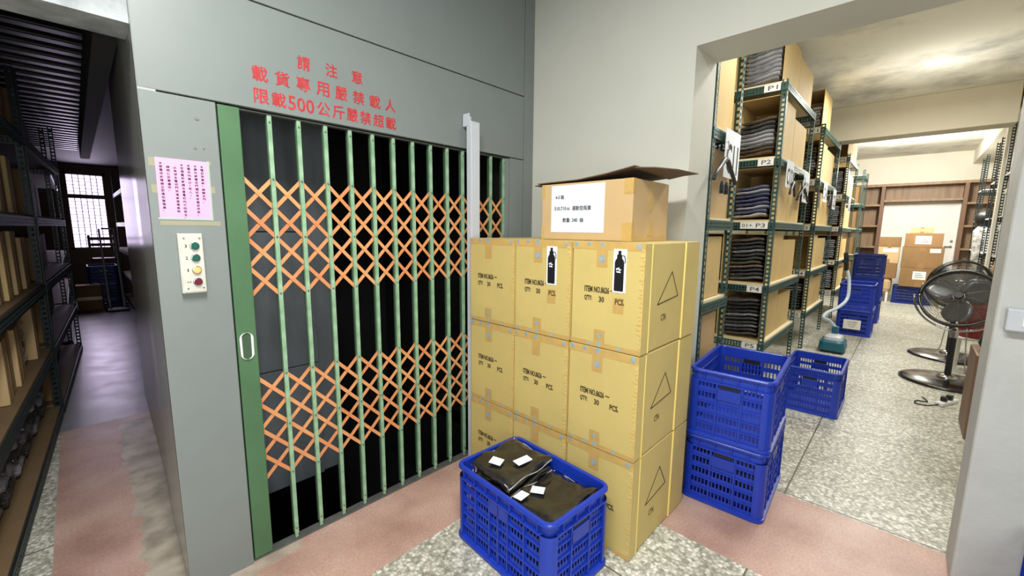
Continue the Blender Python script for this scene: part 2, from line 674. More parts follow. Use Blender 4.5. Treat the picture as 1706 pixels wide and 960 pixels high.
# aisle enclosure on the left
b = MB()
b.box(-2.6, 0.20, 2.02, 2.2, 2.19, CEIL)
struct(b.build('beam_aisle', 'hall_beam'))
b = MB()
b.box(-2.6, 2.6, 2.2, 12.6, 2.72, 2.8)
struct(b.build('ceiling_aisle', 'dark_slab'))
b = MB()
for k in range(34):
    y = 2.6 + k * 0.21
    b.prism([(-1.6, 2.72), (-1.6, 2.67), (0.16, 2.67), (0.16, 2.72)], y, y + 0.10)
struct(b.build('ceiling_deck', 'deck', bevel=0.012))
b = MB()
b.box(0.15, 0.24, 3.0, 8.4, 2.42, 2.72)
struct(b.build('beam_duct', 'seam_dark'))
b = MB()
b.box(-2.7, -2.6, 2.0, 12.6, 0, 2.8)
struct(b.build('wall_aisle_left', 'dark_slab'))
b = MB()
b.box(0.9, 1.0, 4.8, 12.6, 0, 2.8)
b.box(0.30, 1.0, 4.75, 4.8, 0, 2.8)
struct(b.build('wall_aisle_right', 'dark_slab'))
b = MB()
b.box(-2.6, -0.02, 12.3, 12.5, 0, 2.8)
b.box(0.50, 1.0, 12.3, 12.5, 0, 2.8)
b.box(-0.02, 0.50, 12.3, 12.5, 0, 1.06)
b.box(-0.02, 0.50, 12.3, 12.5, 2.52, 2.8)
struct(b.build('wall_aisle_end', 'wood_dark'))
# lit window with a security grid
b = MB()
b.box(-0.02, 0.5, 12.36, 12.38, 1.06, 2.52)
w1 = struct(b.build('window_1', 'blind_light'))
b = MB()
b.box(-0.06, -0.02, 12.24, 12.32, 1.02, 2.58)
b.box(0.5, 0.54, 12.24, 12.32, 1.02, 2.58)
b.box(-0.06, 0.54, 12.24, 12.32, 1.02, 1.06)
b.box(-0.06, 0.54, 12.24, 12.32, 2.52, 2.58)
b.box(-0.02, 0.5, 12.26, 12.32, 2.05, 2.13)
b.build('window_frame', 'wood_dark', w1)
b = MB()
for k in range(1, 6):
    x = -0.02 + 0.52 * k / 6
    b.box(x - 0.006, x + 0.006, 12.33, 12.345, 1.06, 2.52)
for k in range(1, 22):
    z = 1.06 + 1.46 * k / 22
    b.box(-0.02, 0.5, 12.33, 12.34, z - 0.0045, z + 0.0045)
b.build('security_grid', 'window_grid', w1)

# ================================================================== FOLDING GATE
GY = 2.02
gate = thing('folding_gate', 'green and orange folding scissor gate closing the goods lift opening', 'gate', (0, 0, 0))
b = MB()
b.box(0.428, 0.502, GY - 0.022, GY + 0.02, 0.012, 1.974)
gp = b.build('closing_panel', 'green_panel', gate, bevel=0.003)
# oval finger pull on the panel
b = MB()
fx, fz, fr, fh = 0.4625, 1.0, 0.0165, 0.058


def oval(r, y):
    out = []
    for i in range(24):
        a = 2 * PI * i / 24
        out.append(Vector((fx + r * math.cos(a), y, fz + r * math.sin(a) + (fh - r if math.sin(a) >= 0 else -(fh - r)))))
    return out


lo_ = [oval(fr + 0.009, GY - 0.0225), oval(fr + 0.009, GY - 0.028), oval(fr + 0.002, GY - 0.029), oval(fr, GY - 0.0225)]
b.loops(lo_, cap=False)
hp = b.build('finger_pull', 'white_plastic', gp, smooth=True)
b = MB()
b.loops([oval(fr + 0.001, GY - 0.0226), oval(fr + 0.001, GY - 0.0236)])
b.build('pull_recess', 'green_dark', hp)

bars_x = [0.612 + 0.117 * i for i in range(13)]
b = MB()
zt = 1.968
b.box(-0.0085, 0.0085, -0.010, -0.0075, 0.03, zt)
b.box(-0.0085, -0.006, -0.0075, 0.002, 0.03, zt)
b.box(0.006, 0.0085, -0.0075, 0.002, 0.03, zt)
b.box(-0.007, 0.007, -0.007, 0.002, 0.010, 0.03)
mb_bar = b.mesh('bar')
b = MB()
b.box(-0.008, 0.0, 0.014, 0.022, 0.03, zt)
mb_rear = b.mesh('bar_channel')
b = MB()
for z in (0.06, 0.355, 0.598, 0.841, 1.21, 1.46, 1.706, 1.94):
    b.tube([(0, -0.0095, z), (0, -0.013, z)], 0.0045, 8)
mb_riv = b.mesh('rivet')
for x in bars_x[:13]:
    if x > 2.03:
        continue
    o = put('bar', mb_bar, 'green_bar', gate)
    o.location = (x, GY, 0)
    r = put('bar_channel', mb_rear, 'green_dark', o)
    r = put('rivet', mb_riv, 'steel_screw', o)
xs = [0.503] + [x for x in bars_x if x < 2.03]
xs[0] = 0.499


def lattice(ztop, step):
    n = len(xs) - 1
    for sgn in (1, -1):
        for i0 in range(-4, n):
            pts = []
            for k in range(5):
                i = i0 + k
                if 0 <= i <= n:
                    z = ztop - step * (k if sgn > 0 else 4 - k)
                    pts.append((xs[i], z))
            if len(pts) < 2:
                continue
            bb = MB()
            yy = GY + (0.0045 if sgn > 0 else 0.0085)
            (xa, za), (xb, zb) = pts[0], pts[-1]
            bb.bar((xa, yy, za), (xb, yy, zb), 0.016, 0.003, (0, 1, 0))
            bb.build('lattice_strip', 'strip_orange', gate)


lattice(1.706, 0.125)
lattice(0.841, 0.1215)
b = MB()
b.box(0.427, 2.052, GY - 0.02, GY + 0.03, 0.0, 0.008)
b.build('bottom_track', 'track', gate, bevel=0.002)
b = MB()
b.box(0.427, 2.052, GY - 0.012, GY + 0.02, 1.969, 1.974)
b.build('top_track', 'track', gate)
b = MB()
b.box(2.022, 2.055, GY - 0.024, GY + 0.02, 0.01, 1.97)
b.build('end_post', 'grey_paint', gate, bevel=0.003)

# ------------------------------------------------------------------ things on the lift front
n = thing('notice', 'pink paper notice in a clear sleeve taped to the grey lift panel', 'notice', (0.299, FY - 0.0004, 1.64), 0)
n.rotation_euler = (0, math.radians(0.4), 0)
F = face_matrix((0, 0, 0), (1, 0, 0), (0, 0, 1))
plate('paper_sheet', F, -0.077, 0.077, -0.107, 0.107, 0.0012, 'pink_paper', n)
b = MB()
for x0, x1, z0, z1 in ((-0.082, 0.084, -0.1145, -0.107), (0.077, 0.084, -0.107, 0.11)):
    b.box(x0, x1, -0.0012, 0, z0, z1)
b.build('clear_sleeve', 'clear_film', n)
cols = ['★電梯載貨時,請關好門。', '★請先將電梯門關好再按電梯按鈕。', '★電梯內禁止(載人)。', '★使用電梯時請注意電梯內外的安全。', '以免發生電梯門夾傷或損壞貨物', '請同仁確實遵守。', '★若電梯故障請立即通知管理處。']
items = []
for ci, t in enumerate(cols):
    x = 0.055 - ci * 0.0203
    z = 0.083 if t[0] == '★' else 0.071
    for ch in t:
        hh = 0.0088
        if ch in ',。':
            items.append((ch, x, z + 0.003, 0.003, 0.004))
        elif ch in '()':
            items.append((ch, x + 0.003, z, 0.003, hh))
        else:
            items.append((ch, x, z, 0.0092, hh, 0.012))
        z -= 0.0122
joined_text('printed_lines', items, 'ink', n, F @ Matrix.Translation((0, 0, 0.001)))

cp = thing('call_panel', 'pale steel lift call panel with four round buttons numbered 3 2 1', 'control panel', (0.299, FY, 1.362), 0)
b = MB()
b.box(-0.038, 0.038, -0.026, 0, -0.113, 0.113)
b.build('housing', 'control_plate', cp, bevel=0.003)
b = MB()
b.box(-0.0335, 0.0365, -0.028, -0.026, -0.108, 0.108)
fp = b.build('face_plate', 'control_plate', cp, bevel=0.001)
for z, m, lb in ((0.066, 'button_green', 'green push button for floor 3'), (0.021, 'button_green', 'green push button for floor 2'), (-0.025, 'button_amber', 'amber lit push button for floor 1'), (-0.070, 'button_red', 'dark red push button')):
    b = MB()
    b.tube([(0.011, -0.027, z), (0.011, -0.032, z)], 0.0155, 24)
    rg = b.build('button_ring', 'chrome', cp, bevel=0.001)
    b = MB()
    b.tube([(0.011, -0.031, z), (0.011, -0.037, z), (0.011, -0.039, z)], [0.0125, 0.0125, 0.010], 24)
    bt = b.build('button', m, rg)
    bt['label'] = lb
b = MB()
for x in (-0.020, 0.028):
    for z in (0.095, -0.095):
        b.tube([(x, -0.027, z), (x, -0.0292, z)], 0.0035, 10)
b.build('screw', 'steel_screw', fp)
joined_text('floor_number', [('3', -0.019, 0.060, 0.0065, 0.012, 0.02), ('2', -0.019, 0.015, 0.0065, 0.012, 0.02), ('1', -0.017, -0.031, 0.0035, 0.012, 0.02), ('↔', -0.022, -0.073, 0.014, 0.006)], 'ink_black', fp, F @ Matrix.Translation((0, 0, 0.0275)))

tk = thing('cable_trunking', 'pale grey vertical trunking standing in front of the folding gate', 'cable trunking', (1.681, 1.935, 0), 0)
b = MB()
b.box(-0.034, 0.034, -0.022, 0.022, 0, 2.125)
b.build('trunking_cover', 'conduit', tk, bevel=0.004)
b = MB()
b.box(-0.036, -0.030, -0.005, 0.055, 2.10, 2.17)
b.box(-0.036, 0.030, 0.050, 0.055, 2.10, 2.17)
b.build('wall_bracket', 'conduit', tk, bevel=0.001)


# ================================================================== CARTONS
def carton_body(dx, dy, dz, r=0.004, sag=0.0):
    b = MB()
    b.box(0, dx, 0, dy, 0, dz)
    return b


def shipping_carton(loc, rz, label, top_label=False, text=True, side=True):
    """local: x = depth (front at x=0 facing -x), y = width (0 = right edge seen from the front), z up"""
    D, Wd, H = 0.60, 0.362, 0.480
    t = thing('shipping_carton', label, 'carton', loc, rz, 'stacked bottle cartons')
    b = MB()
    b.box(0, D, 0.004, Wd, 0, H)
    b.build('carton_body', 'carton_yellow', t, bevel=0.006, seg=2)
    # outer flaps on the right side
    for x0, x1, ex in ((0, 0.062, 0.062), (0.43, D, 0.43)):
        b = MB()
        b.box(x0, x1, 0, 0.0045, 0.003, H - 0.003)
        fl = b.build('side_flap', 'carton_yellow', t)
        b = MB()
        s = 0.006 if ex == x1 else -0.006
        b.box(min(ex, ex + s), max(ex, ex + s), -0.0025, 0.0045, 0.003, H - 0.003)
        b.build('flap_edge', 'carton_yellow_edge', fl)
    F = face_matrix((0, Wd, 0), (0, -1, 0), (0, 0, 1))       # front face plane, x to the right, y up
    e = 0.0008
    bx = [(0.0, Wd, H - 0.034, H, 0, e), (0.0, Wd, 0, 0.022, 0, e), (0.130, 0.186, H - 0.112, H - 0.034, 0, e), (0.130, 0.186, 0.022, 0.082, 0, e)]
    if top_label:
        bx.append((0.222, 0.274, 0.17, 0.24, 0, e))
    tape = strips('packing_tape', 'tape', t, F, bx)
    rr = random.Random(len(label) * 31 + int(loc[1] * 100) + int(loc[2] * 7))
    for (x, z, r) in ((0.02, H - 0.012, 0.011), (0.09, H - 0.010, 0.009), (0.158, H - 0.012, 0.012), (0.158, H - 0.075, 0.016), (0.335, H - 0.014, 0.012), (0.03, 0.013, 0.011), (0.105, 0.010, 0.009), (0.158, 0.014, 0.012), (0.158, 0.055, 0.012), (0.26, 0.011, 0.010)):
        if rr.random() < 0.15:
            continue
        r *= rr.uniform(0.8, 1.15)
        ring = [F @ Vector((x + r * math.cos(2 * PI * i / 12) * rr.uniform(0.85, 1.1), min(max(z + r * math.sin(2 * PI * i / 12), 0.001), H - 0.001), e)) for i in range(12)]
        up_ = [v + F.to_3x3() @ Vector((0, 0, 0.0006)) for v in ring]
        dots = MB()
        dots.loops([ring, up_])
        up = z > 0.2
        dots.build('tape_print', 'tape_print', tape[(2 if up else 3) if r > 0.0125 and x == 0.158 else (0 if up else 1)])
    # torn edge film along the right edge
    fm = MB()
    fm.box(Wd - 0.006, Wd + 0.001, 0.03, H - 0.03, 0, 0.0012, F)
    for k in range(22):
        z = 0.03 + k * 0.0195
        w = rr.uniform(0.008, 0.024)
        fm.box(Wd - w, Wd + 0.001, z + rr.uniform(0, 0.008), z + rr.uniform(0.009, 0.016), 0, 0.0016, F)
    fm.build('crinkled_tape_edge', 'tape_clear', t)
    if text:
        joined_text('carton_print', [('ITEM NO.8626', 0.072, 0.252, 0.128, 0.027, 0.012), ('~', 0.208, 0.262, 0.02, 0.007), ("Q'TY:", 0.072, 0.210, 0.040, 0.026, 0.012), ('30', 0.150, 0.210, 0.026, 0.025, 0.012), ('PCS.', 0.232, 0.208, 0.044, 0.026, 0.012)], 'ink_print', t, F, 0.0006, True)
    if side:
        G = face_matrix((0.062, 0.004, 0), (1, 0, 0), (0, 0, 1))
        b = MB()
        tri = [Vector((0.085, 0.205, 0.0006)), Vector((0.305, 0.225, 0.0006)), Vector((0.225, 0.345, 0.0006))]
        for i in range(3):
            b.bar(G @ tri[i], G @ tri[(i + 1) % 3], 0.005, 0.001, (0, -1, 0))
        b.build('triangle_mark', 'ink_print', t)
        joined_text('small_print', [('CTN', 0.13, 0.125, 0.05, 0.03)], 'ink_print', t, G)
    if top_label:
        s = MB()
        s.box(0.216, 0.279, 0.262, 0.452, 0.0008, 0.0018, F)
        st = s.build('bottle_sticker', 'paper', t)
        pr = MB()
        prof = [(-0.0215, 0.0), (0.0215, 0.0), (0.0225, 0.01), (0.0225, 0.125), (0.018, 0.137), (0.012, 0.142), (0.012, 0.158), (0.007, 0.160), (0.007, 0.176), (-0.007, 0.176), (-0.007, 0.160), (-0.013, 0.158), (-0.013, 0.142), (-0.018, 0.137), (-0.0225, 0.125), (-0.0225, 0.01)]
        pr.loops([[F @ Vector((0.246 + x, 0.269 + z, 0.0018)) for x, z in prof], [F @ Vector((0.246 + x, 0.269 + z, 0.0024)) for x, z in prof]])
        loop = [(0.260, 0.424), (0.268, 0.424), (0.2725, 0.412), (0.2725, 0.392)]
        for a_, c_ in zip(loop[:-1], loop[1:]):
            pr.bar(F @ Vector((a_[0], a_[1], 0.0021)), F @ Vector((c_[0], c_[1], 0.0021)), 0.004, 0.0006, (1, 0, 0))
        pr.build('bottle_picture', 'bottle_black', st)
        lg = MB()
        for a_, c_, w in (((-0.012, 0.016), (0.004, 0.022), 0.007), ((-0.002, 0.024), (0.006, 0.010), 0.006), ((-0.010, 0.006), (0.010, 0.004), 0.006), ((0.002, 0.012), (0.012, 0.016), 0.005)):
            lg.bar(F @ Vector((0.243 + a_[0], 0.348 + a_[1], 0.0027)), F @ Vector((0.243 + c_[0], 0.348 + c_[1], 0.0027)), w, 0.0006, (1, 0, 0))
        lg.build('splash_mark', 'paper', st)
    return t


rows = ('bottom', 'middle', 'top')
colsn = (('right', 'right-hand'), ('centre', 'centre'), ('left', 'left-hand'))
jit = random.Random(3)
for r in range(3):
    for c in range(3):
        y0 = 0.785 + 0.3665 * c
        x0 = 1.606 + jit.uniform(-0.004, 0.004) + (0.006 if c == 0 else 0)
        if r == 2 and c == 0:
            lab = 'yellow bottle carton at top right of the nine, with bottle sticker, by the doorway'
        elif r == 2 and c == 1:
            lab = 'yellow bottle carton in the middle of the top row, with a bottle sticker'
        elif r == 2:
            lab = 'yellow bottle carton at top left of the nine, without sticker, against the gate'
        else:
            lab = 'yellow bottle carton, %s row of nine, %s column%s' % (rows[r], colsn[c][1], ', beside the gate' if c == 2 else (', beside the tall blue crates' if c == 0 else (', behind the front crate' if r == 0 else '')))
        shipping_carton((x0, y0, 0.002 + 0.4845 * r), math.radians(jit.uniform(-0.12, 0.12)), lab, top_label=(r == 2 and c < 2), side=(c == 0))

# tan carton with open flaps on top of the nine
D, Wd, H = 0.375, 0.53, 0.285
oc = thing('open_carton', 'tan carton with dark open flaps and white sheet on top of the yellow cartons', 'carton', (1.75, 0.925, 1.4525), 0)
b = MB()
b.box(0, D, 0, Wd, 0, H)
b.build('carton_body', 'carton_tan', oc, bevel=0.004)
F = face_matrix((0, Wd, 0), (0, -1, 0), (0, 0, 1))
G = face_matrix((0, 0, 0), (1, 0, 0), (0, 0, 1))
e = 0.0008
strips('packing_tape', 'tape', oc, F, [(0.0, 0.02, 0.215, 0.285, 0, e), (0.0, 0.02, 0.0, 0.06, 0, e), (Wd - 0.045, Wd, 0.215, 0.285, 0, e), (Wd - 0.05, Wd, 0.0, 0.085, 0, e)])
strips('packing_tape', 'tape', oc, G, [(0.0, 0.03, 0.22, 0.285, 0, e), (0.0, 0.03, 0.026, 0.09, 0, e), (0.155, 0.20, 0.14, 0.285, 0, e), (0.155, 0.215, 0.026, 0.10, 0, e), (0.0, D, 0.0, 0.025, 0, e)])
b = MB()
b.box(0.066, 0.385, 0.038, 0.275, 0.0008, 0.002, F)
ps = b.build('printed_sheet', 'paper', oc)
FS = F @ Matrix.Translation((0.066, 0.038, 0.0014))
joined_text('sheet_print', [('4-3', 0.027, 0.170, 0.026, 0.016, 0.01), ('箱', 0.060, 0.168, 0.020, 0.020), ('510.710', 0.022, 0.112, 0.074, 0.018, 0.01), ('cc', 0.101, 0.112, 0.018, 0.013, 0.01), ('運動型瓶蓋', 0.133, 0.110, 0.112, 0.022), ('數量:', 0.076, 0.051, 0.048, 0.022), ('240', 0.134, 0.053, 0.033, 0.018, 0.01), ('個', 0.180, 0.051, 0.021, 0.021)], 'ink_grey', ps, FS, 0.0006, True)


def sheet(name, pts, t, m, parent):
    """a folded board through rows of points, thickened along z"""
    b = MB()
    top = [[Vector(p) for p in row] for row in pts]
    loops = []
    for row in top:
        loops.append([p for p in row] + [p - Vector((0, 0, t)) for p in reversed(row)])
    b.loops(loops)
    return b.build(name, m, parent)


# flap over the top (hinged along the front), raised at its right-hand end
sheet('top_flap', [[(-0.004, 0.56, H + 0.010), (0.19, 0.55, H + 0.006), (0.37, 0.54, H + 0.006)], [(-0.006, 0.30, H + 0.014), (0.19, 0.30, H + 0.018), (0.37, 0.30, H + 0.012)], [(-0.008, 0.14, H + 0.030), (0.19, 0.14, H + 0.036), (0.37, 0.14, H + 0.024)], [(-0.010, -0.005, H + 0.052), (0.19, -0.006, H + 0.050), (0.37, -0.004, H + 0.034)]], 0.004, 'flap_shaded', oc)
sheet('top_flap', [[(-0.004, 0.002, H + 0.046), (0.37, 0.002, H + 0.028)], [(0.06, -0.07, H + 0.046), (0.375, -0.07, H + 0.040)], [(0.14, -0.135, H + 0.040), (0.38, -0.14, H + 0.044)]], 0.004, 'flap_shaded', oc)
sheet('top_flap', [[(0.0, 0.535, H + 0.003), (0.36, 0.535, H + 0.003)], [(0.02, 0.60, H + 0.004), (0.30, 0.60, H + 0.004)]], 0.004, 'flap_shaded', oc)


# ================================================================== CRATES
def rr_loop(L, Wd, r, z, n=5):
    out = []
    for cx, cy, a0 in ((L / 2 - r, Wd / 2 - r, 0), (-L / 2 + r, Wd / 2 - r, 90), (-L / 2 + r, -Wd / 2 + r, 180), (L / 2 - r, -Wd / 2 + r, 270)):
        for k in range(n + 1):
            a = math.radians(a0 + 90 * k / n)
            out.append(Vector((cx + r * math.cos(a), cy + r * math.sin(a), z)))
    return out


CL, CW, CH = 0.62, 0.415, 0.38
CM = {}


def crate_meshes():
    b = MB()
    prof = [(0, CH - 0.006), (-0.004, CH), (-0.019, CH), (-0.021, CH - 0.004), (-0.021, CH - 0.062), (-0.016, CH - 0.062), (-0.016, CH - 0.014), (0, CH - 0.014)]
    loops = [rr_loop(CL + 2 * o, CW + 2 * o, 0.05 + o if 0.05 + o > 0.012 else 0.012, z) for o, z in prof]
    loops.append(loops[0])
    b.loops(loops, cap=False)
    for k in range(7):
        x = -CL / 2 + 0.07 + k * 0.08
        for s in (1, -1):
            b.box(x - 0.002, x + 0.002, s * (CW / 2 - 0.017) if s > 0 else -CW / 2 + 0.001, s * (CW / 2 - 0.001) if s > 0 else -CW / 2 + 0.017, CH - 0.050, CH - 0.012)
    for k in range(4):
        y = -CW / 2 + 0.085 + k * 0.082
        for s in (1, -1):
            b.box(min(s * (CL / 2 - 0.017), s * (CL / 2 - 0.001)), max(s * (CL / 2 - 0.017), s * (CL / 2 - 0.001)), y - 0.002, y + 0.002, CH - 0.050, CH - 0.012)
    # lower lip
    loops = [rr_loop(CL + 2 * o, CW + 2 * o, 0.05 + o, z) for o, z in ((-0.004, CH - 0.066), (-0.004, CH - 0.058), (-0.02, CH - 0.058), (-0.02, CH - 0.066))]
    loops.append(loops[0])
    b.loops(loops, cap=False)
    CM['rim'] = b.mesh('rim')
    b = MB()
    b.loops([rr_loop(CL - 0.004, CW - 0.004, 0.045, 0.0), rr_loop(CL + 0.006, CW + 0.006, 0.05, 0.005), rr_loop(CL + 0.004, CW + 0.004, 0.05, 0.018), rr_loop(CL - 0.03, CW - 0.03, 0.04, 0.022)])
    CM['base'] = b.mesh('base')

    def side(length, cells, mid):
        # panel in local XZ, outward = -y, centred on x
        b = MB()
        h0, h1 = 0.018, CH - 0.058
        x0, x1 = -length / 2, length / 2
        # ribs
        for x in cells:
            b.box(x - 0.004, x + 0.004, 0.0, 0.017, h0, h1)
        nz = 5
        dz = (h1 - h0) / nz
        for k in range(nz + 1):
            z = h0 + k * dz
            b.box(x0, x1, 0.002, 0.016, z - 0.003, z + 0.003)
        # thin slats
        nsl = int(length / 0.0185)
        for k in range(nsl + 1):
            x = x0 + length * k / nsl
            b.box(x - 0.0032, x + 0.0032, 0.009, 0.014, h0, h1)
        for k in range(nz):
            z = h0 + (k + 0.0) * dz
            b.box(x0, x1, 0.010, 0.0135, z, z + dz * 0.38)
        return b, h1, dz

    b, h1, dz = side(CL - 0.10, [-0.26, -0.16, -0.06, 0, 0.06, 0.16, 0.26], True)
    CM['long'] = b.mesh('side_panel')
    b = MB()
    b.box(-0.055, 0.055, 0.0, 0.012, h1 - dz * 1.15, h1)
    CM['plate'] = b.mesh('grip_plate')
    b, h1, dz = side(CW - 0.10, [-0.157, -0.06, 0.06, 0.157], True)
    CM['short'] = b.mesh('side_panel')
    b = MB()
    b.box(-0.06, 0.06, 0.0, 0.014, h1 - dz * 1.5, h1 - 0.034)
    CM['handle'] = b.mesh('handle_plate')
    b = MB()
    b.box(-0.045, 0.045, 0.004, 0.0155, h1 - 0.030, h1 - 0.006)
    CM['slot'] = b.mesh('handle_slot')
    # corner post
    b = MB()
    outer, inner = [], []
    for k in range(7):
        a = math.radians(90 * k / 6)
        outer.append((0.05 * math.cos(a), 0.05 * math.sin(a)))
        inner.append((0.036 * math.cos(a), 0.036 * math.sin(a)))
    ring = outer + inner[::-1]
    b.loops([[Vector((x, y, 0.015)) for x, y in ring], [Vector((x, y, CH - 0.058)) for x, y in ring]])
    CM['corner'] = b.mesh('corner_post')


crate_meshes()
CRATES = {}


def crate_proto(m, name='plastic_crate'):
    t = bpy.data.objects.new(name, None)
    COL.objects.link(t)

    def mk(nm, key, parent=t, mm=None):
        me = CM[key].copy()
        me.materials.clear()
        return put(nm, me, mm or m, parent)
    mk('base', 'base')
    mk('rim', 'rim')
    for s in (-1, 1):
        o = mk('side_panel', 'long')
        o.location = (0, s * (CW / 2 - 0.008), 0)
        o.rotation_euler = (0, 0, 0 if s < 0 else PI)
        mk('grip_plate', 'plate', o)
        o = mk('side_panel', 'short')
        o.location = (s * (CL / 2 - 0.008), 0, 0)
        o.rotation_euler = (0, 0, PI / 2 if s > 0 else -PI / 2)
        h = mk('handle_plate', 'handle', o)
        mk('handle_slot', 'slot', o, 'black_plastic')
    for i, (sx, sy) in enumerate(((1, 1), (-1, 1), (-1, -1), (1, -1))):
        o = mk('corner_post', 'corner')
        o.location = (sx * (CL / 2 - 0.053), sy * (CW / 2 - 0.053), 0)
        o.rotation_euler = (0, 0, PI / 2 * i)
    return t


def crate(m, loc, rz, label, group=None, rot=None):
    if m not in CRATES:
        CRATES[m] = crate_proto(m)
        t = CRATES[m]
    else:
        t = copy_tree(CRATES[m])
        for k in ('label', 'category', 'group'):
            if k in t:
                del t[k]
    t.location = loc
    t.rotation_euler = rot if rot else (0, 0, rz)
    tag(t, label, 'crate', group)
    return t


FC = Vector((1.362, 1.172, 0.0))
FCR = math.radians(86.6)
crate('crate_royal', FC, FCR, 'blue plastic crate of black bagged garments in front of the yellow cartons')
crate('crate_royal', (2.60, 0.632, 0.0), math.radians(3), 'blue crate at the bottom of the two-high stack in the doorway')
crate('crate_royal', (2.602, 0.634, 0.3815), math.radians(4), 'empty blue crate on top of the two-high stack in the doorway')
crate('crate_royal', (4.42, 0.50, 0.0), math.radians(0.5), 'single empty blue crate on the terrazzo between the crate stack and the racks')
c1 = crate('crate_royal', (8.12, 0.505, 0.0), 0, 'far blue crate with a white paper sign, under another blue crate', 'blue crates by the far racks')
b = MB()
b.box(-0.335, -0.332, -0.09, 0.11, 0.10, 0.24)
sg = b.build('paper_sign', 'paper_warm', c1)
Fs = face_matrix((-0.335, 0.11, 0.10), (0, -1, 0), (0, 0, 1))
joined_text('sign_print', [('外箱不可裝貨', 0.045, 0.096, 0.115, 0.014), ('外箱不可裝貨', 0.05, 0.064, 0.10, 0.014), ('不可堆高', 0.06, 0.032, 0.07, 0.014)], 'ink_grey', sg, Fs)
crate('crate_royal', (8.13, 0.51, 0.3815), 0, 'far blue crate holding white bags, stacked on the crate with paper sign', 'blue crates by the far racks')
for k in range(3):
    crate('crate_royal' if k < 2 else 'crate_navy', (9.50, 0.49, 0.3815 * k), 0, ['lowest blue crate of the farther three-high stack behind the sign crate', 'middle blue crate of the farther three-high stack behind the sign crate', 'topmost dark blue crate of the farther three-high stack'][k], 'blue crates by the far racks')
crate('crate_navy', (12.5, -0.10, 0.0), PI / 2, 'dark blue crate on the floor under the brown cartons by the white door', None)
crate('crate_royal', (2.13, -0.635, 0.0), 0, 'blue crate cut off at the lower right beside the grey pillar')


# ------------------------------------------------------------------ garment packs
def pack_mesh(seed, nx=12, ny=12):
    rnd = Vector((seed * 3.7, seed * 1.3, seed * 5.1))
    b = MB()
    top, bot = [], []
    for i in range(nx + 1):
        rt, rb = [], []
        for j in range(ny + 1):
            u, v = math.sin(PI / 2 * (i / nx * 2 - 1)), math.sin(PI / 2 * (j / ny * 2 - 1))
            e = max(0.0, 1 - abs(u) ** 14) * max(0.0, 1 - abs(v) ** 14)
            h = 0.5 * e ** 0.4
            w = noise.noise(Vector((u * 1.5, v * 1.5, 0)) + Vector((4.1, 2.2, 7.7))) * 0.7
            w2 = noise.noise(Vector((u * 4, v * 4, 3)) + rnd) * 0.24
            px = 0.5 * u * (1 + 0.035 * noise.noise(Vector((v * 3, 9, 0)) + rnd))
            py = 0.5 * v * (1 + 0.035 * noise.noise(Vector((u * 3, 5, 0)) + rnd))
            rt.append(b.bm.verts.new((px, py, h + w + w2)))
            rb.append(b.bm.verts.new((px, py, -h + w)))
        top.append(rt)
        bot.append(rb)
    for i in range(nx):
        for j in range(ny):
            b.bm.faces.new((top[i][j], top[i + 1][j], top[i + 1][j + 1], top[i][j + 1]))
            b.bm.faces.new((bot[i][j], bot[i][j + 1], bot[i + 1][j + 1], bot[i + 1][j]))
    bmesh.ops.remove_doubles(b.bm, verts=b.bm.verts, dist=1e-5)
    edge = [e for e in b.bm.edges if len(e.link_faces) == 1]
    bmesh.ops.bridge_loops(b.bm, edges=edge) if edge else None
    return b.mesh('garment_pack', True)


PACKS = {}
PK = [pack_mesh(i) for i in range(4)]


def pack(m, loc, dx, dy, dz, rz, label, group, i):
    key = (m, i % 4)
    if key not in PACKS:
        me = PK[i % 4].copy()
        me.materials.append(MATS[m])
        PACKS[key] = me
    o = bpy.data.objects.new('garment_pack', PACKS[key])
    COL.objects.link(o)
    o.location = loc
    o.scale = (dx, dy, dz)
    o.rotation_euler = (0, 0, rz)
    return tag(o, label, 'bagged garment', group)


# ------------------------------------------------------------------ front crate contents: two piles of black bagged garments
FCM = Matrix.Translation(FC) @ Matrix.Rotation(FCR, 4, 'Z')


def front_pack(lx, ly, z, dx, dy, dz, rz, label, labels, tilt, group=None, i=0):
    t = thing('garment_pack', label, 'bagged garment', FCM @ Vector((lx, ly, z)), 0, group)
    t.rotation_euler = (math.radians(tilt[0]), math.radians(tilt[1]), FCR + rz)
    me = PK[i % 4].copy()
    o = put('folded_garment', me, 'garment_black', t)
    o.scale = (dx, dy, dz)
    b = MB()
    for s in (1, -1):
        b.tube([(s * dx * 0.495, y, 0.2 * dz * math.sin(y * 30)) for y in [-dy * 0.5 + dy * k / 8 for k in range(9)]], 0.0028, 6)
    b.tube([(x, -dy * 0.495, 0.2 * dz * math.sin(x * 25)) for x in [-dx * 0.5 + dx * k / 8 for k in range(9)]], 0.0022, 6)
    b.build('bag_edge', 'film_edge', t)
    for (x, y, w, h, a) in labels:
        b = MB()
        Mx = Matrix.Translation((x, y, dz * 0.62)) @ Matrix.Rotation(math.radians(a), 4, 'Z')
        b.box(-w / 2, w / 2, -h / 2, h / 2, 0, 0.0012, Mx)
        lb = b.build('size_label', 'paper', t)
    return t


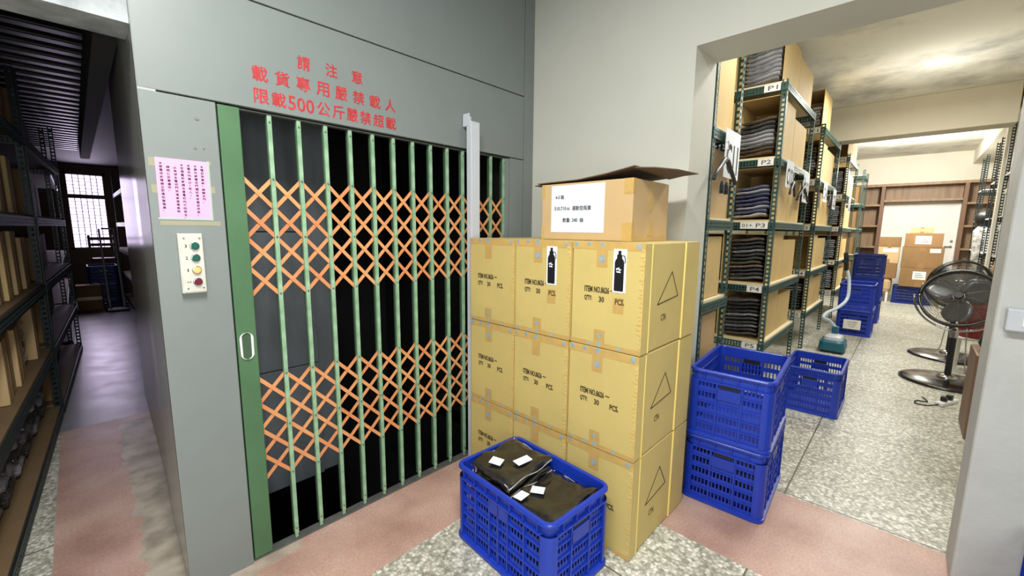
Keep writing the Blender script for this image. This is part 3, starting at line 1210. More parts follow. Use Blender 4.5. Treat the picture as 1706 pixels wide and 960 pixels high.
for pile, (lx, nm) in enumerate(((0.125, 'left'), (-0.15, 'right'))):
    for k in range(7 if pile == 0 else 6):
        top = k == (6 if pile == 0 else 5)
        labs = []
        if top and pile == 0:
            labs = [(0.03, 0.08, 0.06, 0.055, 20), (-0.05, -0.02, 0.045, 0.09, -8)]
        if top and pile == 1:
            labs = [(0.06, 0.04, 0.06, 0.05, 30), (0.085, 0.12, 0.045, 0.06, 5)]
        if top:
            lab = 'top black bagged garment of the left pile in the front blue crate, two white labels' if pile == 0 else 'top black bagged garment of the right pile in the front blue crate'
            gr = None
        else:
            lab = 'black bagged garment under the top one in the %s pile of the front crate' % nm
            gr = 'garments under the top of the %s pile' % nm
        front_pack(lx + random.uniform(-0.006, 0.006), random.uniform(-0.008, 0.008), (0.012 if top else 0) + 0.068 + k * (0.050 if pile == 0 else 0.051), 0.25 if pile == 0 else 0.25, 0.31, 0.040, math.radians(random.uniform(-2, 2) + (3 if top else 0)), lab, labs, ((0, -5) if pile == 0 and top else (0, 2)), gr, k + pile)


# ================================================================== RACKS
def perf_strip(b, M, length, width, nrow=1, pitch=0.04, slot=0.022, t=0.002):
    """slotted strip: local x along the length, y across, z = thickness"""
    edge = width * (0.26 if nrow == 1 else 0.2)
    gap = (width - 2 * edge - (nrow - 1) * 0.006) / nrow
    y = 0
    b.box(0, length, 0, edge, 0, t, M)
    b.box(0, length, width - edge, width, 0, t, M)
    n = int(length / pitch)
    for r in range(nrow):
        y0 = edge + r * (gap + 0.006)
        if r:
            b.box(0, length, y0 - 0.006, y0, 0, t, M)
        for k in range(n + 1):
            xa = k * pitch
            xb = min(length, xa + pitch - slot)
            if xb > xa:
                b.box(xa, xb, y0, y0 + gap, 0, t, M)


UPR = {}


def upright_mesh(h):
    h = round(h, 3)
    if h not in UPR:
        b = MB()
        # flange in XZ plane (along +x) and in YZ plane (along +y)
        perf_strip(b, face_matrix((0, 0, 0), (0, 0, 1), (1, 0, 0)), h, 0.042)
        perf_strip(b, face_matrix((0.002, 0, 0), (0, 0, 1), (0, 1, 0)), h, 0.042)
        UPR[h] = b.mesh('upright')
    return UPR[h]


BEAM = {}


def beam_mesh(L, h=0.062):
    k = (round(L, 3), h)
    if k not in BEAM:
        b = MB()
        perf_strip(b, face_matrix((0, 0, 0), (1, 0, 0), (0, 0, 1)), L, h, 2, 0.026, 0.013)
        b.box(0, L, 0.0, 0.022, h - 0.003, h)
        b.box(0, L, 0.0, 0.022, 0, 0.003)
        BEAM[k] = b.mesh('shelf_beam')
    return BEAM[k]


BD = {}


def board_mesh(d, w):
    k = (round(d, 3), round(w, 3))
    if k not in BD:
        b = MB()
        b.box(0.006, d - 0.006, 0.006, w - 0.006, -0.004, 0.014)
        BD[k] = b.mesh('shelf')
    return BD[k]


def rack(label, loc, depth, width, levels, H, rz=0.0, group=None, m='rack_green', board='shelf_board', labels=None, lab2=None, name='slotted_angle_rack', mdirs=1):
    """local: front face at x=0 (facing -x), aisle end at y=0, running to +y. levels = top of shelf beam"""
    t = thing(name, label, 'storage rack', loc, rz, group)
    um = upright_mesh(H)
    for i, (x, y) in enumerate(((0, 0), (depth, 0), (depth, width), (0, width))):
        me = um
        o = put('upright', me, m, t)
        if len(me.materials) and me.materials[0].name != m:
            me2 = me.copy()
            me2.materials.clear()
            me2.materials.append(MATS[m])
            o.data = me2
        o.location = (x, y, 0)
        o.rotation_euler = (0, 0, PI / 2 * i)
    for li, z in enumerate(levels):
        me = board_mesh(depth, width)
        if me.materials and me.materials[0].name != board:
            me = me.copy()
            me.materials.clear()
        sh = put('shelf', me, board, t)
        sh.location = (0, 0, z)
        for (ox, oy, L, rzz) in ((-0.003, width, width, -PI / 2), (0, -0.003, depth, 0), (depth + 0.003, 0, width, PI / 2)):
            bm_ = beam_mesh(L)
            if bm_.materials and bm_.materials[0].name != m:
                bm_ = bm_.copy()
                bm_.materials.clear()
            o = put('shelf_beam', bm_, m, sh)
            o.location = (ox, oy, -0.064)
            o.rotation_euler = (0, 0, rzz)
            if rzz < 0:
                o.location = (-0.003, width, -0.064)
        if labels and li < len(labels) and labels[li]:
            Fb = face_matrix((-0.006, 0.175, z - 0.062), (0, -1, 0), (0, 0, 1))
            b = MB()
            w0 = -0.10 if lab2 and lab2 == labels[li] else 0.0
            b.box(w0, 0.125, 0.0, 0.060, 0, 0.0012, Fb)
            c = b.build('shelf_label', 'paper_warm', t)
            it = [(labels[li], 0.03, 0.012, 0.075, 0.038, 0.01)]
            if w0:
                it.append(('01+', -0.085, 0.014, 0.085, 0.034, 0.005))
            joined_text('label_print', it, 'ink_grey', c, Fb @ Matrix.Translation((0, 0, 0.0008)))
    return t


def rack_carton(label, loc, dx, dy, dz, open_front=True, m='carton_rack', group=None, flap=0.0, tape=False, facing=-1):
    """local origin at front-right-bottom corner, open side faces -x; y to +y"""
    t = thing('rack_carton', label, 'carton', loc, 0, group)
    w = 0.006
    b = MB()
    if open_front:
        b.box(0, dx, 0, w, 0, dz)
        b.box(0, dx, dy - w, dy, 0, dz)
        b.box(0, dx, w, dy - w, 0, w)
        b.box(0, dx, w, dy - w, dz - w, dz)
        b.box(dx - w, dx, w, dy - w, w, dz - w)
        b.build('carton_body', m, t)
    else:
        b.box(0, dx, 0, dy, 0, dz)
        b.build('carton_body', m, t, bevel=0.006)
        if tape:
            b = MB()
            b.box(-0.0008, 0.0, dy * 0.42, dy * 0.58, 0.0, dz)
            b.build('packing_tape', 'tape', t)
    return t


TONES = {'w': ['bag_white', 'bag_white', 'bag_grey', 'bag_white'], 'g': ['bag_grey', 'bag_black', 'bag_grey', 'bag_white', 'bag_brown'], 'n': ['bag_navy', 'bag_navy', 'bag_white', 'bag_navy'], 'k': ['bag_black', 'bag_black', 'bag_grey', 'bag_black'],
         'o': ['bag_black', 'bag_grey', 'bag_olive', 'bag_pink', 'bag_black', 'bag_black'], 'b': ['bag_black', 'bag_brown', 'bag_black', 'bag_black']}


def garment_stack(x, y, z, dx, dy, h, tone, label, group, n=None, seedv=0, dz=0.036):
    rr = random.Random(seedv)
    n = n or int(h / dz)
    tl = TONES[tone]
    for k in range(n):
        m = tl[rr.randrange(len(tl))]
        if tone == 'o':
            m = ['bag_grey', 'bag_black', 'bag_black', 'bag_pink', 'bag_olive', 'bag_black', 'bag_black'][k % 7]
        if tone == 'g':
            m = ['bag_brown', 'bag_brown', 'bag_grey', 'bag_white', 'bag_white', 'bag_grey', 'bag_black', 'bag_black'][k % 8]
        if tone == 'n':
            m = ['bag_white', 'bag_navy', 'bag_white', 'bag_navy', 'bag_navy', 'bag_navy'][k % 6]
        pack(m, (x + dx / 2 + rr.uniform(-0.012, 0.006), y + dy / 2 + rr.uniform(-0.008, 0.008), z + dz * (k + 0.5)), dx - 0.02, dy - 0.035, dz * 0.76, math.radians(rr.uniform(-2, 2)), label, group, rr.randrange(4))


RY = 0.90
LV = [0.47, 1.01, 1.594, 2.15, 2.776]      # P5..P1
LBL = ['P5', 'P4', 'P3', 'P2', 'P1']
RG = 'slotted angle racks along the room'

# nearest row, only its end shows past the door jamb
RA0 = rack('dark green slotted rack just behind the door jamb, seen from its end', (2.625, RY, 0), 0.50, 1.5, [0.50, 1.055, 1.575, 2.11, 2.76], 2.80, group=RG)
x0 = 2.64
for z, h, lab, wd, m in ((2.126, 0.56, 'bulging yellow carton on the second shelf of the rack behind the door jamb', 0.44, 'carton_rack'), (1.591, 0.42, 'tan carton behind the black hanger on the rack by the door jamb', 0.45, 'carton_tan'), (1.071, 0.40, 'yellow carton third from the top on the rack by the door jamb', 0.42, 'carton_rack'), (0.52, 0.44, 'tan carton low on the rack by the door jamb, above the tall blue crates', 0.42, 'carton_tan')):
    rack_carton(lab, (x0, RY + 0.03, z), wd - 0.03, 0.5, h, open_front=False, m=m, group='cartons on the rack by the door jamb')

# second and third rows: deep racks with open cartons of garments


def deep_row(X, which, depth, tones, fill, hs, rear, second=True):
    for li, z in enumerate(LV):
        p = LBL[li]
        tone, fl, h = tones[li], fill[li], hs[li]
        zz = z + 0.0155
        for bi in range(2 if second else 1):
            yy = RY + 0.045 + bi * 0.375
            lab = 'open garment carton on shelf %s of the %s rack, %s' % (p, which, 'aisle end' if bi == 0 else 'further in')
            rack_carton(lab, (X + 0.03, yy, zz), 0.62, 0.345, h, group='open garment cartons on the %s rack' % which)
            garment_stack(X + 0.045, yy + 0.014, zz + 0.026, 0.40, 0.315, h * fl, tone, 'bagged garment in the open carton on shelf %s, %s rack, %s' % (p, which, 'aisle end' if bi == 0 else 'further in'), 'garments on shelf %s of the %s rack, %s' % (p, which, 'aisle end' if bi == 0 else 'further in'), seedv=li * 7 + bi + int(X * 10))
        if rear[li] > 0:
            rack_carton('closed carton at the back of shelf %s of the %s rack' % (p, which), (X + 0.665, RY + 0.045, zz), depth - 0.72 if li == 4 else depth - 0.80, 0.36, rear[li], open_front=False, group='rear cartons on the %s rack' % which)


XB, DB = 4.315, 1.40
rack('dark green slotted rack with large P1 to P5 shelf labels, nearest full rack', (XB, RY, 0), DB, 1.5, LV, 2.80, group=RG, labels=LBL, lab2='P3')
deep_row(XB, 'nearest P-labelled', DB, 'kongw', (0.86, 0.92, 0.62, 0.66, 0.74), (0.46, 0.46, 0.47, 0.52, 0.42), (0.38, 0.40, 0.43, 0.44, 0.385))
XC, DC = 6.43, 1.50
rack('middle green slotted rack, second one with P labels down the aisle', (XC, RY, 0), DC, 1.5, LV, 2.82, group=RG, labels=LBL)
deep_row(XC, 'middle', DC, 'kkkgw', (0.8, 0.0, 0.6, 0.8, 0.5), (0.44, 0.44, 0.42, 0.48, 0.44), (0.40, 0.40, 0.36, 0.45, 0.0))
XD, DD = 9.20, 1.50
rack('third green slotted rack with P labels, behind the far blue crates', (XD, RY, 0), DD, 1.5, LV, 2.84, group=RG, labels=LBL)
deep_row(XD, 'third', DD, 'wwwww', (0.8, 0.8, 0.8, 0.8, 0.0), (0.44, 0.44, 0.44, 0.46, 0.32), (0.36, 0.36, 0.36, 0.40, 0.34), second=False)
XE = 12.25
rack('farthest green slotted rack before the wooden wall shelving', (XE, RY, 0), 0.9, 1.4, LV, 2.90, group=RG)
for li, z in enumerate(LV[:4]):
    rack_carton('carton on the farthest rack, level %s from the floor' % ('one', 'two', 'three', 'four')[li], (XE + 0.05, RY + 0.05, z + 0.0155), 0.5, 0.4, 0.38, open_front=False, m='carton_brown', group='cartons on the farthest rack')

# number cards and hangers on the rack ends


def number_card(text, loc, w, h, label, rz=0.0, tilt=0.0, flip=False):
    t = thing('number_card', label, 'number sign', loc, rz, 'hanging rack number cards')
    t.rotation_euler = (math.radians(tilt), 0, rz)
    Fc = face_matrix((0, -0.001, 0), (1, 0, 0), (0, 0, 1))
    b = MB()
    b.box(0, w, -h, 0, 0, 0.0015, Fc)
    b.build('card', 'paper', t, bevel=0.0005)
    joined_text('card_number', [(text, w * 0.12, -h * 0.9, w * 0.76, h * 0.62, 0.02)], 'ink_black', t, Fc @ Matrix.Translation((0, 0, 0.001)))


number_card('C11', (2.775, RY - 0.022, 2.125), 0.29, 0.29, 'white card reading C11 on the rack end beside the door jamb')
number_card('C12', (4.46, RY - 0.022, 2.15), 0.30, 0.24, 'white card reading C12 on the end of the nearest P-labelled rack')
number_card('C13', (5.28, RY - 0.022, 2.12), 0.32, 0.30, 'white card reading C13 at the far post of the nearest P-labelled rack')
number_card('C14', (6.62, RY - 0.022, 2.15), 0.30, 0.25, 'white card reading C14 on the end of the middle rack')
number_card('C15', (7.50, RY - 0.022, 2.12), 0.32, 0.28, 'white card reading C15 at the far post of the middle rack')
number_card('C16', (9.45, RY - 0.022, 2.12), 0.32, 0.26, 'white card reading C16 on the end of the third rack')


def hanger(loc, rz, label, s=1.0, clips=True):
    t = thing('trouser_hanger', label, 'hanger', loc, rz, 'black hangers on the rack ends')
    b = MB()
    pts = [(-0.19, 0, -0.13), (-0.16, 0, -0.095), (-0.09, 0, -0.05), (-0.03, 0, -0.008), (0, 0, 0.0), (0.03, 0, -0.008), (0.09, 0, -0.05), (0.16, 0, -0.095), (0.19, 0, -0.13)]
    b.tube([(x * s, y, z * s) for x, y, z in smooth_curve(pts, 4)], [0.011 * s + 0.004 * s * math.sin(PI * i / 32) for i in range(33)], 8)
    b.build('shoulder', 'hanger', t, smooth=True)
    b = MB()
    hook = [(0, 0, 0.0), (0, 0, 0.04), (0.005, 0, 0.055), (0.022, 0, 0.07), (0.02, 0, 0.095), (0, 0, 0.105), (-0.018, 0, 0.093)]
    b.tube([(x * s, y, z * s) for x, y, z in smooth_curve(hook, 4)], 0.0025, 6)
    b.build('hook', 'steel_screw', t, smooth=True)
    if clips:
        b = MB()
        b.tube([(-0.15 * s, 0, -0.14 * s), (0.15 * s, 0, -0.14 * s)], 0.0022, 6)
        br = b.build('clip_bar', 'steel_screw', t)
        for x in (-0.04, 0.04):
            b = MB()
            b.box((x - 0.014) * s, (x + 0.014) * s, -0.008, 0.008, -0.185 * s, -0.13 * s)
            b.box((x - 0.007) * s, (x + 0.007) * s, -0.012, 0.012, -0.20 * s, -0.15 * s)
            b.build('clip', 'black_plastic', br, bevel=0.002)
    return t


hanger((2.70, RY - 0.06, 1.925), math.radians(0), 'black trouser hanger with two clips, on the rack end beside the door jamb')
hanger((4.76, RY - 0.03, 1.97), math.radians(4), 'black hanger on the nearest P-labelled rack end, between its two number cards', 0.9, False)
hanger((5.16, RY - 0.05, 1.95), math.radians(-4), 'black hanger on the nearest P-labelled rack end, touching the C13 card', 1.0, False)
hanger((7.15, RY - 0.03, 1.98), math.radians(4), 'black hanger on the middle rack end beside its number cards', 1.0, False)

# ================================================================== VACUUM
v = thing('floor_cleaner', 'teal and grey wet cleaner on the floor at the rack foot, with pale blue hose', 'vacuum cleaner', (6.62, 0.60, 0), 0)
v.scale = (0.85, 0.85, 0.85)
b = MB()
b.loops([rr_loop(0.42, 0.30, 0.06, 0.03), rr_loop(0.44, 0.32, 0.07, 0.06), rr_loop(0.42, 0.30, 0.07, 0.16), rr_loop(0.36, 0.24, 0.07, 0.19)])
b.build('tank', 'teal_plastic', v, smooth=False, bevel=0.006)
b = MB()
b.loops([rr_loop(0.34, 0.22, 0.06, 0.188), rr_loop(0.32, 0.20, 0.06, 0.23), rr_loop(0.22, 0.12, 0.05, 0.25)])
b.build('lid', 'conduit', v)
b = MB()
b.box(0.06, 0.15, -0.04, 0.04, 0.235, 0.36)
b.build('neck', 'teal_plastic', v, bevel=0.01)
for x in (-0.15, 0.15):
    for y in (-0.11, 0.11):
        b = MB()
        b.tube([(x, y - 0.012, 0.02), (x, y + 0.012, 0.02)], 0.02, 12)
        b.build('wheel', 'black_plastic', v)
b = MB()
hp = [(0.10, 0.0, 0.34), (0.05, 0.08, 0.44), (-0.10, 0.14, 0.50), (0.05, 0.12, 0.56), (0.30, 0.02, 0.62), (0.52, -0.06, 0.74), (0.60, -0.06, 0.95), (0.62, -0.03, 1.12), (0.62, 0.0, 1.20)]
b.tube(smooth_curve(hp, 8), 0.024, 10)
b.build('hose', 'hose', v, smooth=True)
b = MB()
b.tube([(0.62, 0.0, 1.18), (0.62, 0.02, 1.40), (0.62, 0.03, 1.46)], [0.03, 0.034, 0.028], 10)
b.box(0.58, 0.66, -0.02, 0.06, 1.30, 1.345)
b.build('wand_grip', 'rack_dark', v)

# ================================================================== FANS


def stand_fan(loc, rz, tilt, label, head_z, R=0.285):
    t = thing('pedestal_fan', label, 'fan', loc, rz, 'pedestal fans by the pillar')
    b = MB()
    b.lathe([(0.0, 0.0), (0.355, 0.0), (0.365, 0.012), (0.34, 0.024), (0.20, 0.042), (0.10, 0.050), (0.0, 0.050)], 48)
    b.build('base', 'black_gloss', t, smooth=True)
    b = MB()
    b.lathe([(0.0, 0.048), (0.085, 0.048), (0.07, 0.066), (0.035, 0.085), (0.0, 0.085)], 24)
    b.build('base_collar', 'chrome', t, smooth=True)
    b = MB()
    b.lathe([(0.0, 0.08), (0.026, 0.08), (0.026, 0.50), (0.0, 0.50)], 16)
    b.build('pole', 'black_plastic', t, smooth=False)
    b = MB()
    b.lathe([(0.0, 0.47), (0.032, 0.47), (0.034, 0.53), (0.022, 0.56), (0.020, head_z - R - 0.02), (0.0, head_z - R - 0.02)], 16)
    b.tube([(0.03, 0, 0.52), (0.075, 0, 0.52)], 0.012, 10)
    b.build('height_clamp', 'chrome', t)
    # yoke: chrome arc below the cage
    b = MB()
    pts = [(0.06, (R + 0.045) * math.cos(a), head_z + (R + 0.045) * math.sin(a)) for a in [math.radians(-180 + 180 * k / 24) for k in range(25)]]
    pts = [(0.0 + 0.0 * abs(y), y, z) for _, y, z in pts]
    b.tube(pts, 0.011, 8)
    b.build('yoke', 'chrome', t, smooth=True)
    hd = bpy.data.objects.new('fan_head', None)
    COL.objects.link(hd)
    hd.parent = t
    hd.location = (0, 0, head_z)
    hd.rotation_euler = (0, math.radians(tilt), 0)
    # cage, axis along local -x
    b = MB()

    def bow(r, front):
        k = r / R
        return -(0.10 * (1 - k ** 2.6)) if front else 0.09 * (1 - k ** 3)
    for fr in (True, False):
        for r in [0.05 + (R - 0.05) * i / (24 if fr else 12) for i in range(0, 24 if fr else 12)]:
            b.tube([(bow(r, fr), r * math.cos(a), r * math.sin(a)) for a in [2 * PI * i / 40 for i in range(41)]], 0.0013, 4)
        for i in range(10):
            a = 2 * PI * i / 10 + 0.2
            b.tube([(bow(r, fr), r * math.cos(a), r * math.sin(a)) for r in [0.04 + (R - 0.04) * k / 8 for k in range(9)]], 0.0018, 4)
    b.build('cage', 'steel_screw', hd)
    b = MB()
    for xx in (-0.026, 0.0, 0.026):
        b.tube([(xx, R * math.cos(a), R * math.sin(a)) for a in [2 * PI * i / 48 for i in range(49)]], 0.0125, 8)
    b.build('cage_ring', 'black_gloss', hd, smooth=True)
    b = MB()
    b.tube([(-0.112, 0, 0), (-0.10, 0, 0), (-0.09, 0, 0)], [0.03, 0.036, 0.036], 24)
    b.build('badge', 'black_plastic', hd)
    b = MB()
    b.tube([(0.02, 0, 0), (0.06, 0, 0), (0.19, 0, 0), (0.22, 0, 0)], [0.05, 0.08, 0.08, 0.05], 20)
    b.build('motor', 'black_gloss', hd, smooth=True)
    for k in range(3):
        a = 2 * PI * k / 3 + 0.5
        b = MB()
        rows_ = []
        for i in range(7):
            r = 0.04 + (R - 0.075) * i / 6
            w = 0.05 + 0.085 * math.sin(PI * min(1, i / 6 * 0.85 + 0.1))
            tw = math.radians(38 - 16 * i / 6)
            row = []
            for s in (-1, -0.5, 0, 0.5, 1):
                tt = s * w
                row.append((math.sin(tw) * tt + 0.01 * (1 - s * s) - 0.03, r, math.cos(tw) * tt))
            rows_.append(row)
        Rm = Matrix.Rotation(a, 4, 'X')
        lp = []
        for row in rows_:
            lp.append([Rm @ Vector(p) for p in row] + [Rm @ (Vector(p) + Vector((0.002, 0, 0))) for p in reversed(row)])
        b.loops(lp)
        b.build('blade', 'fan_blade', hd, smooth=True)
    b = MB()
    b.tube([(-0.075, 0, 0), (0.02, 0, 0)], [0.042, 0.05], 20)
    b.build('hub', 'fan_blade', hd)
    b = MB()
    b.tube(smooth_curve([(0.10, 0.02, head_z - 0.03), (0.12, -0.06, head_z - 0.25), (0.07, -0.09, 0.35), (0.06, -0.12, 0.10), (0.0, -0.22, 0.055), (-0.10, -0.30, 0.03)], 6), 0.005, 6)
    b.build('power_cable', 'cable', t)
    return t


stand_fan((6.03, -0.40, 0), math.radians(-10), 24, 'nearer black and chrome pedestal fan tilted upward beside the grey pillar', 0.868)
stand_fan((7.30, -0.46, 0), math.radians(200), 8, 'second pedestal fan standing behind the nearer one', 0.90)

rb = thing('red_bucket', 'dark red plastic bin on a stool behind the pedestal fan', 'bin', (6.64, -0.60, 0.40), 0)
b = MB()
b.lathe([(0.0, 0), (0.13, 0), (0.155, 0.32), (0.165, 0.32), (0.165, 0.345), (0.145, 0.345), (0.12, 0.02), (0.0, 0.02)], 28)
b.build('bin_body', 'red_plastic', rb, smooth=False)
b = MB()
b.tube(smooth_curve([(0.0, 0.16, 0.33), (0.0, 0.12, 0.40), (0, 0, 0.43), (0, -0.12, 0.40), (0, -0.16, 0.33)], 5), 0.005, 6)
b.build('bail_handle', 'steel_screw', rb)
st = thing('low_stool', 'pale low stool under the dark red bin by the fans', 'stool', (6.64, -0.60, 0), 0)
b = MB()
b.box(-0.14, 0.14, -0.14, 0.14, 0.375, 0.398)
b.build('seat', 'white_plastic', st, bevel=0.005)
for sx in (-1, 1):
    for sy in (-1, 1):
        b = MB()
        b.bar((sx * 0.115, sy * 0.115, 0.376), (sx * 0.125, sy * 0.125, 0.0), 0.025, 0.025, (1, 0, 0))
        b.build('leg', 'white_plastic', st)

pw = thing('power_strip', 'white power strip lying on the floor beside the fan base', 'power strip', (5.24, -0.37, 0), math.radians(-25))
b = MB()
b.box(-0.13, 0.13, -0.03, 0.03, 0, 0.032)
b.build('body', 'white_plastic', pw, bevel=0.006)
for k in range(2):
    b = MB()
    b.box(-0.07 + 0.09 * k, -0.03 + 0.09 * k, -0.02, 0.02, 0.032, 0.075)
    b.build('plug', 'black_plastic', pw, bevel=0.005)
b = MB()
b.tube(smooth_curve([(-0.13, 0, 0.015), (-0.22, 0.03, 0.006), (-0.26, 0.10, 0.006), (-0.17, 0.13, 0.006), (-0.12, 0.08, 0.006), (-0.02, 0.16, 0.006)], 6), 0.005, 6)
b.build('cable', 'black_plastic', pw)

# board leaning beside the pillar
lb = thing('leaning_board', 'brown board standing on edge just past the grey pillar', 'board', (4.40, -0.39, 0), 0)
b = MB()
b.box(0, 0.45, -0.32, -0.03, 0.0, 0.64)
b.build('carton_slab', 'wood_red', lb, bevel=0.01)
cl = thing('black_bag', 'black bag lying on the brown board past the grey pillar', 'bag', (4.62, -0.56, 0.642), 0)
b = MB()
b.lathe([(0.0, 0.0), (0.10, 0.0), (0.125, 0.05), (0.11, 0.13), (0.06, 0.19), (0.03, 0.21), (0.0, 0.21)], 14)
b.build('bag_body', 'black_plastic', cl, smooth=True)
b = MB()
b.tube(smooth_curve([(-0.03, 0, 0.20), (-0.05, 0.0, 0.27), (0.03, 0.0, 0.28), (0.03, 0, 0.20)], 5), 0.006, 6)
b.build('strap', 'black_plastic', cl)

# light switch on the pillar
sw = thing('switch_box', 'pale surface-mounted switch box on the grey pillar', 'switch', (2.47, -0.29, 1.18), 0)
b = MB()
b.box(-0.045, 0, -0.13, 0, -0.043, 0.043)
b.build('box_body', 'conduit', sw, bevel=0.006)
b = MB()
b.box(-0.049, -0.044, -0.09, -0.04, -0.022, 0.022)
b.build('rocker', 'white_plastic', sw, bevel=0.003)

# ================================================================== WOODEN WALL SHELVING + DOOR
ws = thing('wall_shelving', 'brown wooden wall shelving framing the white door at the far end', 'wall shelving', (13.9, 0, 0), 0)
DY0, DY1 = -0.72, 0.585     # door opening
b = MB()
b.box(0.03, 0.045, DY1, 2.2, 0, 2.62)
b.box(0.03, 0.045, -1.8, DY0, 0, 2.62)
b.box(0.03, 0.045, DY0, DY1, 2.26, 2.62)
b.build('back_panel', 'wood', ws)
b = MB()
b.box(-0.30, 0.045, -1.8, 2.2, 2.62, 2.68)
b.build('top_board', 'wood', ws, bevel=0.004)
for y0, y1 in ((DY1, DY1 + 0.07), (DY0 - 0.07, DY0), (1.5, 1.55), (-1.5, -1.45)):
    b = MB()
    b.box(-0.30, 0.03, y0, y1, 0, 2.62)
    b.build('upright_board', 'wood_red', ws, bevel=0.004)
b = MB()
b.box(-0.30, 0.03, DY0, DY1, 2.255, 2.30)
b.build('shelf', 'wood', ws)
for z in (0.1, 0.62, 1.15, 1.66, 2.16):
    b = MB()
    b.box(-0.29, 0.03, DY1 + 0.07, 1.5, z, z + 0.045)
    b.build('shelf', 'wood', ws)
    b = MB()
    b.box(-0.29, 0.03, -1.45, DY0 - 0.07, z, z + 0.045)
    b.build('shelf', 'wood', ws)
b = MB()
b.box(13.905, 13.945, DY0, DY1, 0.0, 2.255)
dr = struct(b.build('door_1', 'door_white'))
b = MB()
b.tube([(13.905, DY0 + 0.07, 1.22), (13.87, DY0 + 0.07, 1.22)], 0.022, 16)
b.bar((13.87, DY0 + 0.06, 1.22), (13.87, DY0 + 0.18, 1.22), 0.02, 0.02)
b.tube([(13.905, DY0 + 0.07, 1.34), (13.885, DY0 + 0.07, 1.34)], 0.026, 16)
b.build('door_handle', 'steel_screw', dr)
b = MB()
b.box(13.89, 13.95, DY0, DY0 + 0.03, 0, 2.255)
b.build('door_trim', 'door_white', dr)


def far_carton(label, loc, dx, dy, dz, m='carton_brown', sheet_=None):
    t = thing('brown_carton', label, 'carton', loc, 0, 'cartons stacked by the white door')
    b = MB()
    b.box(0, dx, 0, dy, 0, dz)
    b.build('carton_body', m, t, bevel=0.006)
    for za, zb in ((0, 0.25), (0.8, 1)):
        b = MB()
        b.box(-0.001, 0, dy * 0.42, dy * 0.58, dz * za, dz * zb)
        b.build('packing_tape', 'carton_dim', t)
    if sheet_:
        y, z, w, h = sheet_
        b = MB()
        b.box(-0.002, 0, y, y + w, z, z + h)
        s = b.build('paper_sign', 'paper_warm', t)
        Fq = face_matrix((-0.002, y + w, z), (0, -1, 0), (0, 0, 1))
        b = MB()
        for k in range(3):
            b.box(w * 0.15, w * (0.85 - 0.1 * k), h * (0.25 + 0.22 * k), h * (0.32 + 0.22 * k), 0, 0.0008, Fq)
        b.build('printed_lines', 'ink_grey', s)
    return t


BX = 12.2
far_carton('large brown carton with a white sheet, directly on the dark blue crate', (BX + 0.02, -0.46, 0.3835), 0.5, 0.58, 0.40, 'carton_brown', (0.18, 0.16, 0.2, 0.17))
far_carton('large olive brown carton second in the right-hand pile by the white door', (BX + 0.02, -0.50, 0.786), 0.5, 0.63, 0.44, 'carton_brown', (0.05, 0.33, 0.16, 0.08))
far_carton('brown carton third in the right-hand pile by the white door, white sheet on front', (BX + 0.02, -0.46, 1.229), 0.5, 0.57, 0.285, 'carton_dim', (0.17, 0.06, 0.24, 0.17))
t = far_carton('low cream box on the very top of the right-hand pile by the white door', (BX + 0.06, -0.30, 1.517), 0.4, 0.34, 0.12, 'carton_tan')
far_carton('brown carton on top of the left-hand pile by the white door', (BX + 0.10, 0.17, 1.218), 0.4, 0.36, 0.21, 'carton_brown')
far_carton('cream carton with white sheet, second in the left-hand pile by the white door', (BX + 0.10, 0.17, 0.862), 0.4, 0.34, 0.352, 'carton_tan', (0.03, 0.24, 0.24, 0.08))
far_carton('pinkish brown carton third from the top of the left-hand pile by the white door', (BX + 0.10, 0.18, 0.532), 0.4, 0.32, 0.326, 'carton_brown')
t = thing('wicker_stool', 'tan round-cornered box on a pale stand at the bottom of the left-hand pile', 'stool', (BX + 0.3, 0.40, 0), 0)
b = MB()
b.loops([rr_loop(0.34, 0.30, 0.08, 0.22), rr_loop(0.38, 0.33, 0.09, 0.30), rr_loop(0.38, 0.33, 0.09, 0.46), rr_loop(0.34, 0.30, 0.08, 0.528)])
b.build('body', 'carton_tan', t)
for y in (-0.11, 0.11):
    b = MB()
    b.box(-0.16, 0.16, y - 0.02, y + 0.02, 0, 0.22)
    b.build('leg', 'paper_warm', t)

# ================================================================== RIGHT-HAND RACKS
RR = 'dark racks along the right side of the room'
LR = [0.12, 0.66, 1.2, 1.74, 2.3]
rack('dark slotted rack on the right just past the pillar edge', (8.35, -1.75, 0), 0.55, 0.93, LR, 3.02, group=RR, m='rack_dark', board='white_plastic')
rack('dark slotted rack on the right, second past the pillar', (9.75, -1.75, 0), 0.55, 0.93, LR, 2.95, group=RR, m='rack_dark', board='white_plastic')
rack('dark slotted rack on the right nearest the wooden shelving', (11.5, -1.75, 0), 0.6, 0.93, LR, 2.93, group=RR, m='rack_dark', board='white_plastic')
b = MB()
b.box(9.25, 9.40, -1.0, -0.82, 0, 3.05)
struct(b.build('column_right', 'room_wall'))
rp = thing('plastic_roll', 'rolled sheet of clear plastic standing against the right-hand racks', 'plastic roll', (10.9, -0.90, 0.66), 0)
b = MB()
b.lathe([(0.0, 0), (0.12, 0), (0.13, 0.5), (0.15, 0.9), (0.10, 0.98), (0.0, 0.98)], 16)
b.build('roll', 'film_edge', rp, smooth=True)
b = MB()
b.lathe([(0.0, 0.98), (0.10, 0.98), (0.15, 1.05), (0.16, 1.15), (0.10, 1.25), (0.0, 1.26)], 14)
b.build('black_cover', 'black_plastic', rp, smooth=True)
tb = thing('side_table', 'pale table under the plastic roll along the right-hand racks', 'table', (10.9, -0.90, 0), 0)
b = MB()
b.box(-0.3, 0.3, -0.16, 0.16, 0.63, 0.658)
b.build('tabletop', 'white_plastic', tb)
